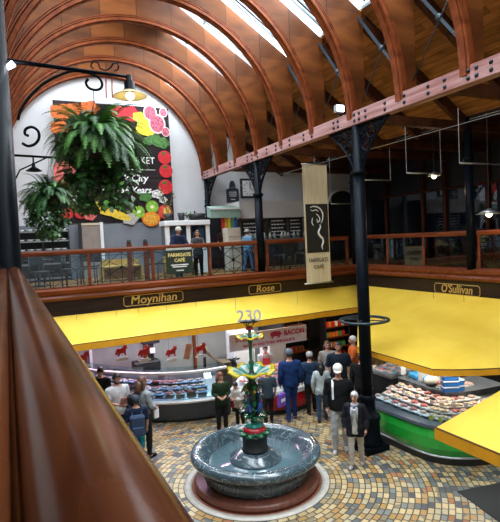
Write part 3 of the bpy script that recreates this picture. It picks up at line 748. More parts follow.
for j in range(6): MB().box(-.25, -.015, .1+j*.21, .25, .0, .13+j*.21).build('slat', CREAM, t)
# dark kitchen counter with jars behind the rail
t = thing('kitchen_counter', 'dark café counter below the menu boards behind the railing', 'counter', (9.0, 15.3, 3.52))
MB().box(-1.4, 0, 0, 1.6, .5, .95).build('body', DARK, t); MB().box(-1.45, -.05, .95, 1.65, .55, 1.0).build('worktop', STEELW, t)
rnd = random.Random(5); j0 = None
for i in range(14):
    if j0 is None: o = j0 = MB().lathe([(0, 0), (.06, 0), (.065, .12), (.03, .18), (.03, .22), (0, .22)], 10).build('counter_jar', mat('mixed_jar', (.3, .3, .27), .3, 0, .8, 3)); tag(o, 'small jar on the café counter below the menu boards', 'jar', 'jars on the café counter')
    else: o = j0.copy(); C.objects.link(o)
    o.location = (7.75+i*.2, 15.5+rnd.uniform(-.12, .12), 4.52)
# tables, honey coloured benches and chairs behind the rail
HONEY = wood('honey_plywood', (.40, .24, .06), (.60, .40, .12), (1, 1, 1), 3, .5)
def bench(x, y, wd, lab):
    t = thing('cafe_bench', lab, 'bench', (x, y, 3.52), 0)
    MB().box(-wd/2, -.2, .40, wd/2, .25, .45).build('seat', HONEY, t, bev=.006); MB().box(-wd/2, .2, .05, wd/2, .24, .62).build('back', HONEY, t)
    for s_ in (-1, 1): MB().box(s_*wd/2-.03, -.2, 0, s_*wd/2+.03, .22, .4).build('end_panel', HONEY, t)
bench(2.9, 14.2, 1.1, 'honey coloured wooden bench behind the railing left of the café notice')
bench(4.6, 14.0, .9, 'honey coloured wooden bench behind the café notice and the women')
chair = thing('cafe_chair', '', 'chair', (0, 0, 0), 0, 'dark café chairs behind the end railing')
MB().box(-.2, -.2, .43, .2, .2, .47).build('seat', BLACK, chair, bev=.01)
MB().sweep([(-.2, .2), (0, .24), (.2, .2)], [(-.01, .6), (.01, .6), (.01, .9), (-.01, .9)]).build('backrest', BLACK, chair)
for i, (u, v_) in enumerate(((-.18, -.18), (.18, -.18), (-.18, .2), (.18, .2))): MB().tube([(u, v_, 0), (u, v_, .45 if v_ < 0 else .85)], .016, 6).build('leg', BLACK, chair)
spots = [(.7, 13.4, .3, 'farthest left'), (1.5, 13.7, 1.2, 'second from the left'), (2.0, 13.5, -.5, 'left of the first newel post'), (3.75, 13.7, .8, 'right of the second newel post'), (2.2, 14.9, 2.5, 'below the poster'), (8.0, 13.8, .5, 'behind the Rose sign railing'), (8.9, 14.0, -1, 'behind the Rose sign railing, farther right')]
for i, (x, y, r_, lb) in enumerate(spots):
    o = chair if i == 0 else dup(chair)
    o.location = (x, y, 3.52); o.rotation_euler = (0, 0, r_); o['label'] = 'dark café chair, '+lb
tb = thing('cafe_table', '', 'table', (.75, 14.5, 3.52)); tb['label'] = 'round dark café table between the chairs at the left end of the gallery'
MB().lathe([(0, .70), (.38, .70), (.38, .74), (0, .74)], 20).build('tabletop', BLACK, tb); MB().lathe([(0, 0), (.22, 0), (.2, .03), (.03, .06), (.03, .7), (0, .7)], 12).build('pedestal', BLACK, tb)
for i, (px_, lb) in enumerate(((129, 'first red-brown newel post with a black finial behind the railing above Moynihan'), (145.5, 'second red-brown newel post with a black finial, nearer the café notice'))):
    p = at(px_, 245, Y=13.2); t = thing('newel_post', lb, 'post', (p.x, 13.2, 3.52))
    MB().box(-.06, -.06, 0, .06, .06, 1.05).build('post', RAIL, t, bev=.008); MB().lathe([(0, 1.05), (.08, 1.06), (.05, 1.09), (.06, 1.13), (.03, 1.17), (0, 1.18)], 12).build('finial', BLACK, t)
# notice fixed on the rail
p = at(179.5, 259.5, Y=YA+.05)
t = thing('cafe_notice', 'dark green Farmgate Café notice hung on the gallery railing below the women', 'sign', (p.x, YA+.06, 3.72)); hh = .62
MB().box(-.37, -.015, -.0, .37, .01, hh).build('board', mat('dark_green_board', (.012, .025, .018), .5), t)
MB().box(-.35, -.012, hh+.005, .35, .01, hh+.06).build('top_strip', mat('grey_strip', (.4, .42, .42)), t)
GT = mat('pale_gold_text', (.70, .58, .22), .5)
text('lettering', 'FARMGATE', .125, GT, (p.x, YA+.04, 3.72+.49), parent=t, bold=.004); text('lettering', 'CAFÉ', .125, GT, (p.x, YA+.04, 3.72+.35), parent=t, bold=.004)
for z, wd in ((.23, .24), (.18, .2), (.08, .1)): MB().box(-wd, -.02, z-.012, wd, -.016, z+.012).build('small_print', INK, t)
# arched doorway in the far right corner of the end wall
t = struct('door_1', MB().prism([(-.75, 0), (.75, 0), (.75, 2.1)]+[(.75*cos(a), 2.1+.75*sin(a)) for a in [pi*j/12 for j in range(1, 12)]]+[(-.75, 2.1)], lambda a, b, d: (12.75+a, YE-.06+d, 3.52+b), .05), BLACK)  # black sheet stands for the darkness of the open archway
MB().tube([(12.75+.82*cos(a), YE-.08, 5.62+.82*sin(a)) for a in [pi*j/14 for j in range(15)]], .05, 6).build('arch_moulding', WHITE, t, world=True)

# ------------------------------------------------------------------ hanging Farmgate banner and empty banner rails
BY = 11.9
p0, p1, p2, p3 = at(303, 164, Y=BY), at(326.5, 163.5, Y=BY), at(306, 284, Y=BY), at(331, 283, Y=BY)
xl, xr, zt, zb = (p0.x+p2.x)/2, (p1.x+p3.x)/2, p0.z, p2.z
t = thing('hanging_banner', 'tall cream Farmgate Café banner with a black picture panel hanging before the gallery', 'banner', ((xl+xr)/2, BY, zb)); wd = (xr-xl)/2; hh = zt-zb
MB().sweep([(-wd, 0), (-wd*.5, -.006), (0, 0), (wd*.5, .006), (wd, 0)], [(-.003, .0), (.003, .0), (.003, hh), (-.003, hh)]).build('cloth', wood('cream_bamboo_cloth', (.62, .54, .37), (.80, .72, .52), (9, 1, .3), 4, .8), t)
MB().tube([(-wd-.08, 0, 0), (wd+.08, 0, 0)], .02, 8).build('bottom_rod', STEELW, t); MB().tube([(-wd-.03, 0, hh), (wd+.03, 0, hh)], .02, 8).build('top_rod', STEELW, t)
MB().tube([(0, 0, hh), (0, 0, hh+.45)], .006, 5).build('hanging_cord', STEELW, t)
za, zb2 = at(316, 204, Y=BY).z-zb, at(318, 252.5, Y=BY).z-zb
MB().box(-wd+.05, -.014, zb2, wd-.03, -.008, za).build('picture_panel', BLACK, t)
mb = MB()
for st, rr in (([(-.17, .93), (-.08, .95), (.04, .93), (.12, .88), (.17, .78), (.15, .66), (.10, .60)], .016), ([(-.16, .88), (-.10, .86), (-.02, .88), (.05, .84)], .012), ([(-.02, .80), (.04, .76), (.08, .68), (.02, .62), (.0, .70)], .013),
               ([(-.12, .72), (-.14, .62), (-.10, .56)], .010), ([(.08, .58), (.09, .52), (.05, .46), (.03, .40), (.08, .33), (.14, .28), (.15, .20), (.11, .13), (.13, .06)], .024)):
    pts_ = cr([(u*1.25, -.016, zb2+(za-zb2)*v_) for u, v_ in st], 4); n_ = len(pts_); mb.tube(pts_, [rr*(.45+.9*sin(pi*(j+.5)/n_)) for j in range(n_)], 6)
mb.build('white_strokes', INK, t)
v = at(318, 260, Y=BY); tx = mat('brown_text', (.10, .08, .06)); text('lettering', 'FARMGATE', .17, tx, ((xl+xr)/2, BY-.02, v.z), parent=t, sx=.8); text('lettering', 'CAFÉ', .15, tx, ((xl+xr)/2, BY-.02, v.z-.2), parent=t)
def brail(x0, x1, y, z, lab):
    t = thing('banner_rail', lab, 'rail', ((x0+x1)/2, y, z), 0, 'empty hanging banner rails'); h = (x1-x0)/2; zt_ = 7.14-z
    MB().tube([(-h, 0, 0), (h, 0, 0)], .018, 6).build('rod', STEELW, t)
    for s_ in (-1, 1): MB().tube([(s_*h, 0, 0), (s_*h, 0, zt_)], .008, 5).build('hanger', STEELW, t)
for (xa, xb_, yy, Y, lab) in ((362.5, 390.5, 180, 11, 'empty white hanging rail just right of the tall column'), (406.6, 441, 173, 9, 'empty white hanging rail between the tall column and the picture edge'), (459.5, 508, 163, 7.5, 'empty white hanging rail cut by the right picture edge'), (331, 353, 204, 13.2, 'empty white hanging rail between the banner and the tall column')):
    a, b = at(xa, yy, Y=Y), at(xb_, yy, Y=Y); brail(a.x, b.x, Y, a.z, lab)
tag(MB().tube([(9.9, 2, 7.1), (9.9, 16.5, 7.1)], .008, 6).build('ceiling_wire', STEELW), 'long thin wire the hanging rails hang from under the right aisle roof', 'wire')
tag(MB().tube([(6.95, 2.5, 6.3), (6.95, 16.5, 6.3)], .005, 5).build('tension_cable', STEELW), 'thin pale cable stretched below the bolted timber beam', 'cable')

# right gallery back: timber posts and dark panes
for i, px_ in enumerate((345, 387, 424, 446, 489)):
    a = at(px_, 200, X=13.55)
    struct('trim_post_%d' % (i+1), MB().box(13.45, a.y-.06, 3.52, 13.58, a.y+.06, 7.15), DARKW)
struct('trim_transom', MB().box(13.47, 0, 5.9, 13.58, 15.5, 5.98), DARKW)
kk = 60
for y in range(2, 16, 2):
    kk += 1; struct('window_%d' % kk, MB().box(13.52, y+.1, 3.6, 13.54, y+1.9, 5.88), DGLASS)
# timber ties under the aisle roof
for i, y in enumerate((15.2, 11.95, 10.4, 8.2, 6.0, 3.8)):
    o = MB().box(6.75, y-.08, 6.86, 13.6, y+.08, 7.06).build('aisle_tie_beam', DARKW); tag(o, ['timber tie beam under the aisle roof nearest the end wall', 'timber tie beam above the gallery corner', 'timber tie beam behind the hanging banner top', 'timber tie beam meeting the tall column head', 'timber tie beam above the dark gallery column side', 'timber tie beam at the right picture edge'][i], 'beam', 'tie beams under the aisle roof')

# ------------------------------------------------------------------ lamps
WARM = mat('warm_bulb', (1, .78, .45), .5, 0, 0, 1, 0, 4); COOL = mat('cool_lamp_glass', (.75, .85, 1), .5, 0, 0, 1, 0, 12)
NX, NY = -.03, 3.85
t = thing('wall_lamp', 'black iron lamp arm with a scroll and a lit shade reaching over the ferns', 'lamp', (NX, NY, 5.5))
A0, A1 = Vector((.1, 0, at(14, 61, Y=NY).z-5.5)), Vector((at(130, 77, Y=NY).x-NX, 0, at(130, 77, Y=NY).z-5.5))
MB().tube([A0-Vector((.08, 0, 0)), A0+(A1-A0)*.8, A1], [.017, .014, .012], 8).build('arm', IRON, t)
def loc3(x, y): v = at(x, y, Y=NY); return (v.x-NX, 0, v.z-5.5)
MB().tube(cr([loc3(*p) for p in ((18, 120), (20, 112), (25, 103), (35, 91), (46, 82), (60, 75), (74, 71), (88, 73), (98, 77), (102, 83), (101, 88), (96, 90), (89, 88), (86, 83), (88, 79))]), .010, 8).build('scroll_brace', IRON, t)
MB().tube(cr([loc3(*p) for p in ((94, 69), (91, 66), (93, 62), (98, 63), (100, 68), (105, 70), (110, 68), (114, 63), (118, 64), (118, 69), (114, 71))]), .006, 6).build('scroll_crest', IRON, t)
MB().tube(cr([loc3(*p) for p in ((22, 143), (28, 146), (35, 144), (39, 138), (38, 131), (32, 127), (26, 129), (25, 134), (29, 136))]), .010, 8).build('lower_scroll', IRON, t)
MB().tube([(.1, 0, .0), (.1, 0, -.28)], .012, 8).build('wall_bar', IRON, t)
sx_, _, sz_ = loc3(130, 95)
MB().lathe([(.0, .15), (.022, .15), (.025, .11), (.04, .10), (.042, .045), (.05, .04), (.052, .03), (0, .03)], 16, c=(sx_, 0, sz_)).build('lamp_holder', IRON, t)
MB().lathe([(.045, .035), (.065, .025), (.125, -.005), (.13, -.012), (.122, -.008), (.06, .018), (.03, .025)], 24, c=(sx_, 0, sz_)).build('lamp_shade', mat('ivory_enamel', (.50, .42, .22), .4), t)
MB().ball((sx_, 0, sz_-.008), .036, .036, .03).build('bulb', WARM, t)
lamp('lamp_light', 'POINT', (sx_+NX, NY, sz_+5.5-.06), .8, (1, .8, .5), .03)
for i, x in enumerate((106, 112)):
    MB().tube([loc3(x, 78), loc3(x, 88), loc3(x+.5, 98)], .005, 5).build('red_ribbon', RED, t)
# spot on the column and flood light at the beam
t = thing('column_spotlight', 'small white spotlight on the left column just under the lamp arm', 'spotlight', (.1, NY-.03, at(16, 68, Y=NY).z))
MB().tube([(-.02, 0, .03), (.01, 0, .02)], .01, 6).build('bracket', BLACK, t)
MB().lathe([(0, -.025), (.018, -.022), (.022, .03), (0, .03)], 12, m=Matrix.Rotation(.9, 4, 'Y')).build('head', COOL, t)
v = at(339, 109, Y=8.6)
t = thing('flood_light', 'bright blue-white flood light glowing above the beam left of the tall column', 'flood light', (v.x, 8.6, v.z))
MB().box(-.10, -.05, -.08, .10, .06, .08).build('housing', STEELW, t, bev=.015); MB().box(-.085, -.06, -.065, .085, -.05, .065).build('lens', COOL, t); MB().tube([(0, .03, -.08), (0, .05, -.3)], .015, 6).build('bracket', BLACK, t)
def pendant(px_, py_, Y, lab, r=.17, drop=None):
    v = at(px_, py_, Y=Y); t = thing('pendant_lamp', lab, 'lamp', (v.x, Y, v.z)); top = 7.12-v.z
    MB().lathe([(.03, .12), (.05, .1), (r, .0), (r-.01, 0), (.04, .08)], 16).build('shade', STEELW, t); MB().ball((0, 0, -.0), .07).build('bulb', WARM, t); MB().tube([(0, 0, .12), (0, 0, top)], .006, 5).build('flex', BLACK, t)
    lamp('pendant_light', 'POINT', (v.x, Y, v.z-.15), 12, (1, .7, .4), .06)
pendant(434, 176, 9.6, 'small warm pendant lamp lit inside the dark right gallery'); pendant(489, 214, 7.3, 'warm wide shaded lamp low in the dark gallery at the right edge', .28)
v = at(34, 171, Y=8.1)
t = thing('distant_lamp', 'small dark lamp shade seen beyond the lower fern near the left column', 'lamp', (v.x, 8.1, v.z))
MB().lathe([(.02, .12), (.03, .06), (.12, .0), (.11, 0), (.02, .04)], 14).build('lamp_shade', IRON, t)
hz = at(34, 157, Y=8.1).z-v.z; MB().tube([(-v.x+.08, 0, hz+.02), (.62, 0, hz-.01)], .018, 8).build('arm', IRON, t); MB().tube([(0, 0, hz), (0, 0, .1)], .012, 6).build('stem', IRON, t)
MB().tube([(-v.x+.1, 0, hz-.5), (-v.x+.25, 0, hz-.2), (.2, 0, hz)], .012, 6).build('brace', IRON, t)

# ------------------------------------------------------------------ hanging ferns
def _x(): pass
def fern(label, loc, hook_z, R, fronds, trail, seed, dark=.5, sq=1):
    t = thing('hanging_fern', label, 'fern', loc); rnd = random.Random(seed)
    MB().lathe([(0, -R*.35), (R*.25, -R*.3), (R*.38, -R*.05), (R*.4, 0), (R*.3, 0), (0, -.02)], 16).build('basket', mat('dark_coir', (.05, .035, .02), .9, 0, .4, 20, .5), t)
    mb = MB()
    for k_ in range(3): mb.tube([(R*.38*cos(k_*2.09), R*.38*sin(k_*2.09), 0), (0, 0, (hook_z-loc[2])*.8)], .003, 4)
    mb.tube([(0, 0, (hook_z-loc[2])*.8), (0, 0, hook_z-loc[2])], .003, 4); mb.build('chain', BLACK, t)
    mbs = [MB(), MB()]
    for i in range(fronds):
        a = rnd.uniform(0, 2*pi); el = rnd.uniform(.1, 1.35); L = R*rnd.uniform(.85, 1.25); w_ = mbs[rnd.random() > dark]
        d = Vector((cos(a)*cos(el), sin(a)*cos(el)*sq, sin(el))); p = Vector((cos(a), sin(a), 0))*R*.15; n = 14
        for j in range(n):
            f = j/n; d = (d+Vector((0, 0, -.17*(.5+f)))).normalized(); q = p+d*(L/n)
            wd = R*.15*sin(pi*min(.96, .18+f*.8)); sd = d.cross(Vector((0, 0, 1)))
            if sd.length < .05: sd = Vector((1, 0, 0))
            sd.normalize(); nrm = sd.cross(d)
            for s_ in (-1, 1):
                for o_ in (0, .5):
                    r_ = p.lerp(q, o_); tip = r_+sd*s_*wd+d*wd*.35-nrm*wd*.15
                    w_.quad(r_, r_+d*(L/n*.42), tip)
            p = q
    iv = [MB(), MB()]
    cl = [(rnd.uniform(-.75, .45)*R, rnd.uniform(-.5, .5)*R, rnd.uniform(-1.25, -.05)*R, rnd.uniform(.16, .34)*R) for _ in range(34)]
    for i in range(trail):
        cx_, cy_, cz_, cr_ = cl[i % len(cl)]
        if abs(cx_)/R > 1.05+cz_/R*.55: cx_ *= .45
        d = Vector((rnd.gauss(0, 1), rnd.gauss(0, 1), rnd.gauss(0, 1))).normalized()
        p = Vector((cx_, cy_, cz_))+d*cr_*rnd.uniform(.5, 1.15)
        leaf(iv[rnd.random() > .9], p, d+Vector((0, 0, -.4)), R*rnd.uniform(.09, .15), R*.11, .4, 2)
    iv[0].build('dark_ivy', LEAFD, t); iv[1].build('light_ivy', LEAFL, t)
    mbs[0].build('dark_fronds', LEAFD, t); mbs[1].build('light_fronds', LEAFL, t)
v = at(97, 150, Y=3.85); h = at(97, 90, Y=3.85)
fern('large bright green fern hanging from the lamp arm in front of the poster', (v.x, 3.85, v.z+.04), h.z, .37, 210, 1900, 1, .45)
v = at(51, 197, Y=8.1)
fern('darker trailing fern hanging lower left beside the large column', (v.x, 8.1, v.z), at(50, 157, Y=8.1).z, .46, 150, 1500, 2, .9)

# ------------------------------------------------------------------ fountain
def marble():
    m, t, b = nt('black_veined_marble'); N = t.nodes; L = t.links
    tc = N.new('ShaderNodeTexCoord'); a = N.new('ShaderNodeTexNoise'); a.inputs['Scale'].default_value = 2.2; a.inputs['Detail'].default_value = 8; a.inputs['Distortion'].default_value = 1.6
    L.new(tc.outputs['Object'], a.inputs['Vector']); r = N.new('ShaderNodeValToRGB'); e = r.color_ramp.elements
    e[0].position = .0; e[0].color = (.035, .05, .06, 1); e[1].position = 1; e[1].color = (.09, .12, .14, 1)
    for p, c in ((.485, (.05, .085, .105)), (.50, (.22, .29, .33)), (.512, (.045, .075, .09)), (.63, (.04, .065, .08)), (.64, (.16, .21, .24)), (.655, (.05, .08, .10))):
        k = e.new(p); k.color = (*c, 1)
    L.new(a.outputs['Fac'], r.inputs[0]); L.new(r.outputs[0], b.inputs['Base Color']); b.inputs['Roughness'].default_value = .22; setp(b, Coat_Weight=.5, Coat_Roughness=.08); return m
MARB = marble()
t = thing('fountain_basin', 'round black veined marble fountain basin on a red-brown plinth in the setts', 'fountain', (FX, FY, 0))
MB().lathe([(0, 0), (1.17, 0), (1.17, .10), (1.13, .13), (0, .13)], 64).build('plinth', mat('red_granite', (.16, .055, .035), .35, 0, .3, 12), t)
MB().lathe([(.85, .13), (.97, .14), (.99, .20), (.97, .30), (1.0, .38), (1.10, .44), (1.19, .50), (1.225, .565), (1.20, .63), (1.13, .665), (1.05, .655), (.99, .60), (.94, .50), (.86, .40), (.7, .34), (.0, .32)], 72).build('bowl', MARB, t)
MB().lathe([(0, .38), (.46, .38), (.50, .42), (.49, .47), (.40, .50), (.36, .56), (.28, .585), (0, .59)], 48).build('inner_step', MARB, t)
wm, wt, wb = nt('pool_water'); wb.inputs['Base Color'].default_value = (.10, .17, .20, 1); wb.inputs['Roughness'].default_value = .06; setp(wb, Specular_IOR_Level=.8)
wn_ = wt.nodes.new('ShaderNodeTexNoise'); wn_.inputs['Scale'].default_value = 9; bp = wt.nodes.new('ShaderNodeBump'); bp.inputs['Strength'].default_value = .35; bp.inputs['Distance'].default_value = .02
wt.links.new(wn_.outputs['Fac'], bp.inputs['Height']); wt.links.new(bp.outputs[0], wb.inputs['Normal'])
MB().lathe([(0, .425), (.90, .425), (.90, .42), (0, .42)], 48).build('water', wm, t)
struct('trim_kerb_ring', MB().lathe([(1.22, 0), (1.22, .012), (1.36, .012), (1.36, 0)], 64, c=(FX, FY, 0)), mat('pale_stone_kerb', (.55, .52, .46), .6, 0, .1, 8))
struct('trim_red_ring', MB().lathe([(1.17, 0), (1.17, .008), (1.22, .008), (1.22, 0)], 64, c=(FX, FY, 0)), mat('red_brick_ring', (.28, .09, .05), .6, 0, .2, 12))
def enamel(n, c, r=.25): return mat('enamel_'+n, c, r, 0, .15, 8, 0, 0, .4)
EG, EDG, ER, EB, EY, EW, ET = enamel('green', (.02, .13, .06)), enamel('dark_green', (.008, .04, .02)), enamel('red', (.45, .015, .03)), enamel('blue', (.015, .07, .30)), enamel('yellow', (.75, .62, .03)), enamel('white', (.62, .72, .68)), enamel('turquoise', (.03, .34, .26))
t = thing('fountain_centrepiece', 'painted iron fountain centrepiece with leaf dishes, blue birds and numbers 230 on top', 'sculpture', (FX, FY, .59))
MB().lathe([(0, 0), (.25, 0), (.25, .04), (.23, .06), (.235, .26), (.25, .28), (.25, .3), (0, .3)], 24).build('drum', BLACK, t)
mb = MB()
for j in range(8): a = j*pi/4; mb.ball((.22*cos(a), .22*sin(a), .33), .10, .07, .045, 8, Matrix.Rotation(a, 3, 'Z'))
mb.lathe([(0, .30), (.2, .30), (.2, .38), (0, .38)], 16); mb.build('lily_leaves', EG, t)
MB().lathe([(.20, .36), (.22, .40), (.18, .44), (.12, .46), (0, .46)], 20, lobes=8, amp=.08).build('red_collar', ER, t)
MB().lathe([(.15, .44), (.18, .48), (.12, .52), (0, .53)], 20, lobes=6, amp=.1).build('turquoise_collar', ET, t)
MB().lathe([(.06, .5), (.07, .7), (.10, .9), (.07, 1.1), (.12, 1.2), (.05, 1.32), (.045, 1.5), (0, 1.5)], 14).build('reed_stem', EDG, t)
for j in range(4):
    a = j*pi/2+.5; b_ = MB(); q = Matrix.Rotation(a, 3, 'Z')
    def R_(x, z, y=0): v = q @ Vector((x, y, z)); return v
    b_.ball(R_(.14, .68), .055, .07, .12, 10, q @ Matrix.Rotation(.25, 3, 'Y')); b_.tube([R_(.13, .76), R_(.17, .83), R_(.14, .90), R_(.16, .95)], [.03, .02, .018, .024], 8)
    b_.ball(R_(.17, .955), .032, .024, .024, 8, q); b_.tube([R_(.12, .58), R_(.11, .5)], .012, 5)
    bb = b_.build('blue_bird', EB, t); bb.location = (0, 0, .14); bk = MB().tube([R_(.19, .955), R_(.255, .93)], [.012, .002], 6).build('beak', EY, t); bk.location = (0, 0, .14)
mb = MB(); rnd = random.Random(9)
for j in range(60):
    a = rnd.uniform(0, 6.28); leaf(mb, (.06*cos(a), .06*sin(a), rnd.uniform(.6, 1.3)), (cos(a), sin(a), rnd.uniform(.0, 1.2)), rnd.uniform(.14, .26), .09, .9)
mb.build('bulrush_leaves', EG, t)
mb = MB()
for j in range(3): a = j*2.1+.4; mb.ball((.12*cos(a), .12*sin(a), 1.14), .03, .03, .05, 8)
mb.build('yellow_buds', EY, t)
def dish(z, r, h, name):
    """eight-lobed leaf dish: turquoise and white veins inside, yellow frilled rim"""
    n = 64; b_ = bmesh.new(); rows = []
    prof = [(.08, 0), (.35, .25), (.6, .62), (.82, .90), (1.0, 1.0), (1.07, .86)]
    for k_, (q, hz) in enumerate(prof):
        row_ = []
        for j in range(n):
            a = 2*pi*j/n; w_ = cos(8*a); rr = r*q*(1+.07*w_*q); zz_ = z+h*hz-.035*q*q*(1-w_)*r/.42
            row_.append(b_.verts.new((rr*cos(a), rr*sin(a), zz_)))
        rows.append(row_)
    for k_, (A, B) in enumerate(zip(rows, rows[1:])):
        for j in range(n):
            f = b_.faces.new((A[j], A[(j+1) % n], B[(j+1) % n], B[j])); f.smooth = True
            f.material_index = 2 if k_ >= 3 else (0 if (j % 8) in (2, 3, 4, 5) else 1)
    bmesh.ops.solidify(b_, geom=b_.faces[:], thickness=.012)
    m_ = MB(); m_.b.free(); m_.b = b_; return m_.build(name, [ET, EW, EY], t)
dish(1.40, .43, .16, 'leaf_dish'); dish(2.08, .24, .10, 'upper_leaf_dish')
MB().lathe([(0, 1.28), (.05, 1.30), (.12, 1.40), (.10, 1.44), (.04, 1.46), (.035, 1.6), (.055, 1.64), (.03, 1.70), (.03, 2.0), (.055, 2.08), (.03, 2.14), (.028, 2.27), (0, 2.27)], 14).build('upper_stem', EG, t)
mb = MB()
for j in range(5): a = j*1.2566; leaf(mb, (.03*cos(a), .03*sin(a), 1.6), (cos(a), sin(a), .6), .17, .09, .8)
mb.build('stem_leaves', ET, t)
mb = MB()
for j in range(7): a = j*2*pi/7; mb.ball((.04*cos(a), .04*sin(a), 2.30), .035, .035, .035, 8)
mb.build('red_flower', ER, t)
mb = MB()
for j in range(5): a = j*2*pi/5; mb.tube([(.02*cos(a), .02*sin(a), 2.32), (.08*cos(a), .08*sin(a), 2.36), (.13*cos(a), .13*sin(a), 2.42)], .010, 6)
mb.build('tendrils', EDG, t)
MB().lathe([(0, 2.42), (.18, 2.42), (.18, 2.435), (0, 2.435)], 20).build('number_tray', IRON, t)
o = text('number_230', '230', .31, mat('silver_paint', (.72, .72, .76), .3, .3), (0, 0, 0), ext=.012, bold=.004, sx=1.0); o.parent = t; o.location = (0, 0, 2.52); o.rotation_euler = (0, 0, -.44)

# ------------------------------------------------------------------ stall counters
def along(path, s, off):
    """point at distance s along a 2-D path, off to the right of travel; with its heading"""
    for a, b in zip(path, path[1:]):
        a, b = Vector(a), Vector(b); L = (b-a).length
        if s <= L or b == Vector(path[-1]):
            d = (b-a)/L; p = a+d*s; return Vector((p.x+d.y*off, p.y-d.x*off)), atan2(d.y, d.x)
        s -= L
def plen(path): return sum((Vector(b)-Vector(a)).length for a, b in zip(path, path[1:]))
def smooth(path, k=3):
    for _ in range(k):
        q = [path[0]]
        for a, b in zip(path, path[1:]):
            q += [(a[0]*.75+b[0]*.25, a[1]*.75+b[1]*.25), (a[0]*.25+b[0]*.75, a[1]*.25+b[1]*.75)]
        path = q+[path[-1]]
    return [p for i, p in enumerate(path) if i == 0 or hypot(p[0]-path[i-1][0], p[1]-path[i-1][1]) > 1e-3]
def counter(label, name, path, parts):
    p0 = path[len(path)//2]; t = thing(name, label, 'counter', (p0[0], p0[1], 0))
    for nm, m, prof in parts: MB().sweep(path, prof).build(nm, m, t, world=True)
    return t
GREENP = mat('bright_green_panel', (.02, .42, .05), .25, 0, .12, 1.2, 0, 0, .6); SLATE = mat('slate_ledge', (.055, .075, .10), .35, 0, .2, 6)
P1 = smooth([(7.12, 8.75), (7.12, 7.6), (7.2, 6.85), (7.75, 6.4), (8.5, 6.2), (9.4, 6.1)], 2)
counter('curved bright green fronted market counter with a slate ledge under the right awning', 'green_counter', P1, [
    ('kickboard', BLACK, [(.02, 0), (.05, .14), (-.9, .14), (-.9, 0)]), ('silver_trim', STEELW, [(.055, .14), (.055, .16), (.03, .18), (.0, .18), (0, .14)]),
    ('green_panel', GREENP, [(.04, .18), (.11, .32), (.14, .54), (.12, .72), (-.1, .72), (-.1, .18)]), ('slate_ledge', SLATE, [(.15, .72), (.17, .74), (.15, .79), (-.08, .80), (-.08, .72)]),
    ('display_bed', STEELW, [(-.08, .68), (-.08, .74), (-.95, .98), (-.95, .6)]), ('rear_shelf', mat('worn_steel_shelf', (.16, .18, .20), .35, .3, .2, 5), [(-.95, .6), (-.95, 1.10), (-.90, 1.13), (-1.75, 1.13), (-1.75, .6)]),
    ('glass_screen', GLASS, [(-.06, .80), (-.10, 1.02), (-.11, 1.02), (-.07, .80)])])
P2 = smooth([(1.15, 14.6), (1.7, 13.5), (2.35, 12.7), (3.2, 11.95), (4.2, 11.55), (4.95, 11.55)], 2)
BLUEP = mat('dull_steel_panel', (.05, .06, .07), .3, .5, .2, 2)
counter('long curved glass fronted meat counter with a white top rail under the Moynihan awning', 'glass_meat_counter', P2, [
    ('base', BLUEP, [(0, .08), (.06, .5), (-.9, .5), (-.9, .08)]), ('kickboard', BLACK, [(-.06, 0), (-.06, .08), (-.86, .08), (-.86, 0)]), ('lower_rail', WHITE, [(.07, .5), (.09, .54), (.06, .58), (-.02, .58), (-.02, .5)]),
    ('display_deck', STEELW, [(-.02, .5), (-.02, .6), (-.88, .86), (-.88, .5)]), ('glass_front', GLASS, [(.05, .58), (.06, .80), (-.02, 1.05), (-.16, 1.22), (-.17, 1.22), (-.03, 1.05), (.05, .80), (.04, .58)]),
    ('top_rail', WHITE, [(-.12, 1.20), (-.12, 1.25), (-.20, 1.26), (-.20, 1.22)]), ('top_glass', GLASS, [(-.20, 1.24), (-.20, 1.25), (-.6, 1.27), (-.6, 1.26)]), ('rear_panel', STEELW, [(-.9, .5), (-.9, 1.1), (-.93, 1.1), (-.93, .5)])])
P3 = smooth([(5.05, 11.75), (5.45, 11.15), (6.0, 10.82), (6.6, 10.78), (7.1, 11.0), (7.35, 11.6)], 2)
REDP = mat('glossy_red_panel', (.50, .015, .02), .25, 0, .1, 2, 0, 0, .5)
counter('bulging red fronted bacon counter heaped with pink meat below the Bacon sign', 'red_meat_counter', P3, [
    ('kickboard', BLACK, [(-.03, 0), (-.03, .12), (-.8, .12), (-.8, 0)]), ('red_panel', REDP, [(0, .12), (.06, .3), (.03, .52), (-.1, .52), (-.1, .12)]), ('label_strip', WHITE, [(.05, .52), (.03, .62), (-.08, .64), (-.08, .52)]),
    ('display_deck', WHITE, [(-.08, .56), (-.08, .66), (-.95, 1.0), (-.95, .56)])])

# goods on the counters
def meat(mb, rnd, k, w_, d_):
    for _ in range(k): mb.ball((rnd.uniform(-w_, w_), rnd.uniform(-d_, d_), .03+rnd.uniform(0, .02)), rnd.uniform(.035, .07), rnd.uniform(.03, .05), .025, 8, Matrix.Rotation(rnd.uniform(0, 3), 3, 'Z'))
def tray(tmat, mmat, lb, grp, seed, k=5, w_=.12, d_=.09):
    rnd = random.Random(seed); t = thing('meat_tray', lb, 'tray', (0, 0, 0), 0, grp)
    MB().box(-w_, -d_, 0, w_, d_, .02).build('tray', tmat, t); mb = MB(); meat(mb, rnd, k, w_*.65, d_*.6); mb.build('meat', mmat, t); return t
PINK = mat('pink_bacon', (.62, .20, .19), .45, 0, .45, 14); PALEP = mat('pale_pork', (.72, .48, .40), .45, 0, .3, 14); DRED = mat('dark_red_beef', (.30, .03, .03), .4, 0, .5, 14); CREAMF = mat('cream_poultry', (.70, .60, .45), .5, 0, .25, 12)
WT, BT, CT = mat('white_tray', (.75, .76, .78), .4), BLACK, mat('blue_tray', (.35, .50, .68), .4)
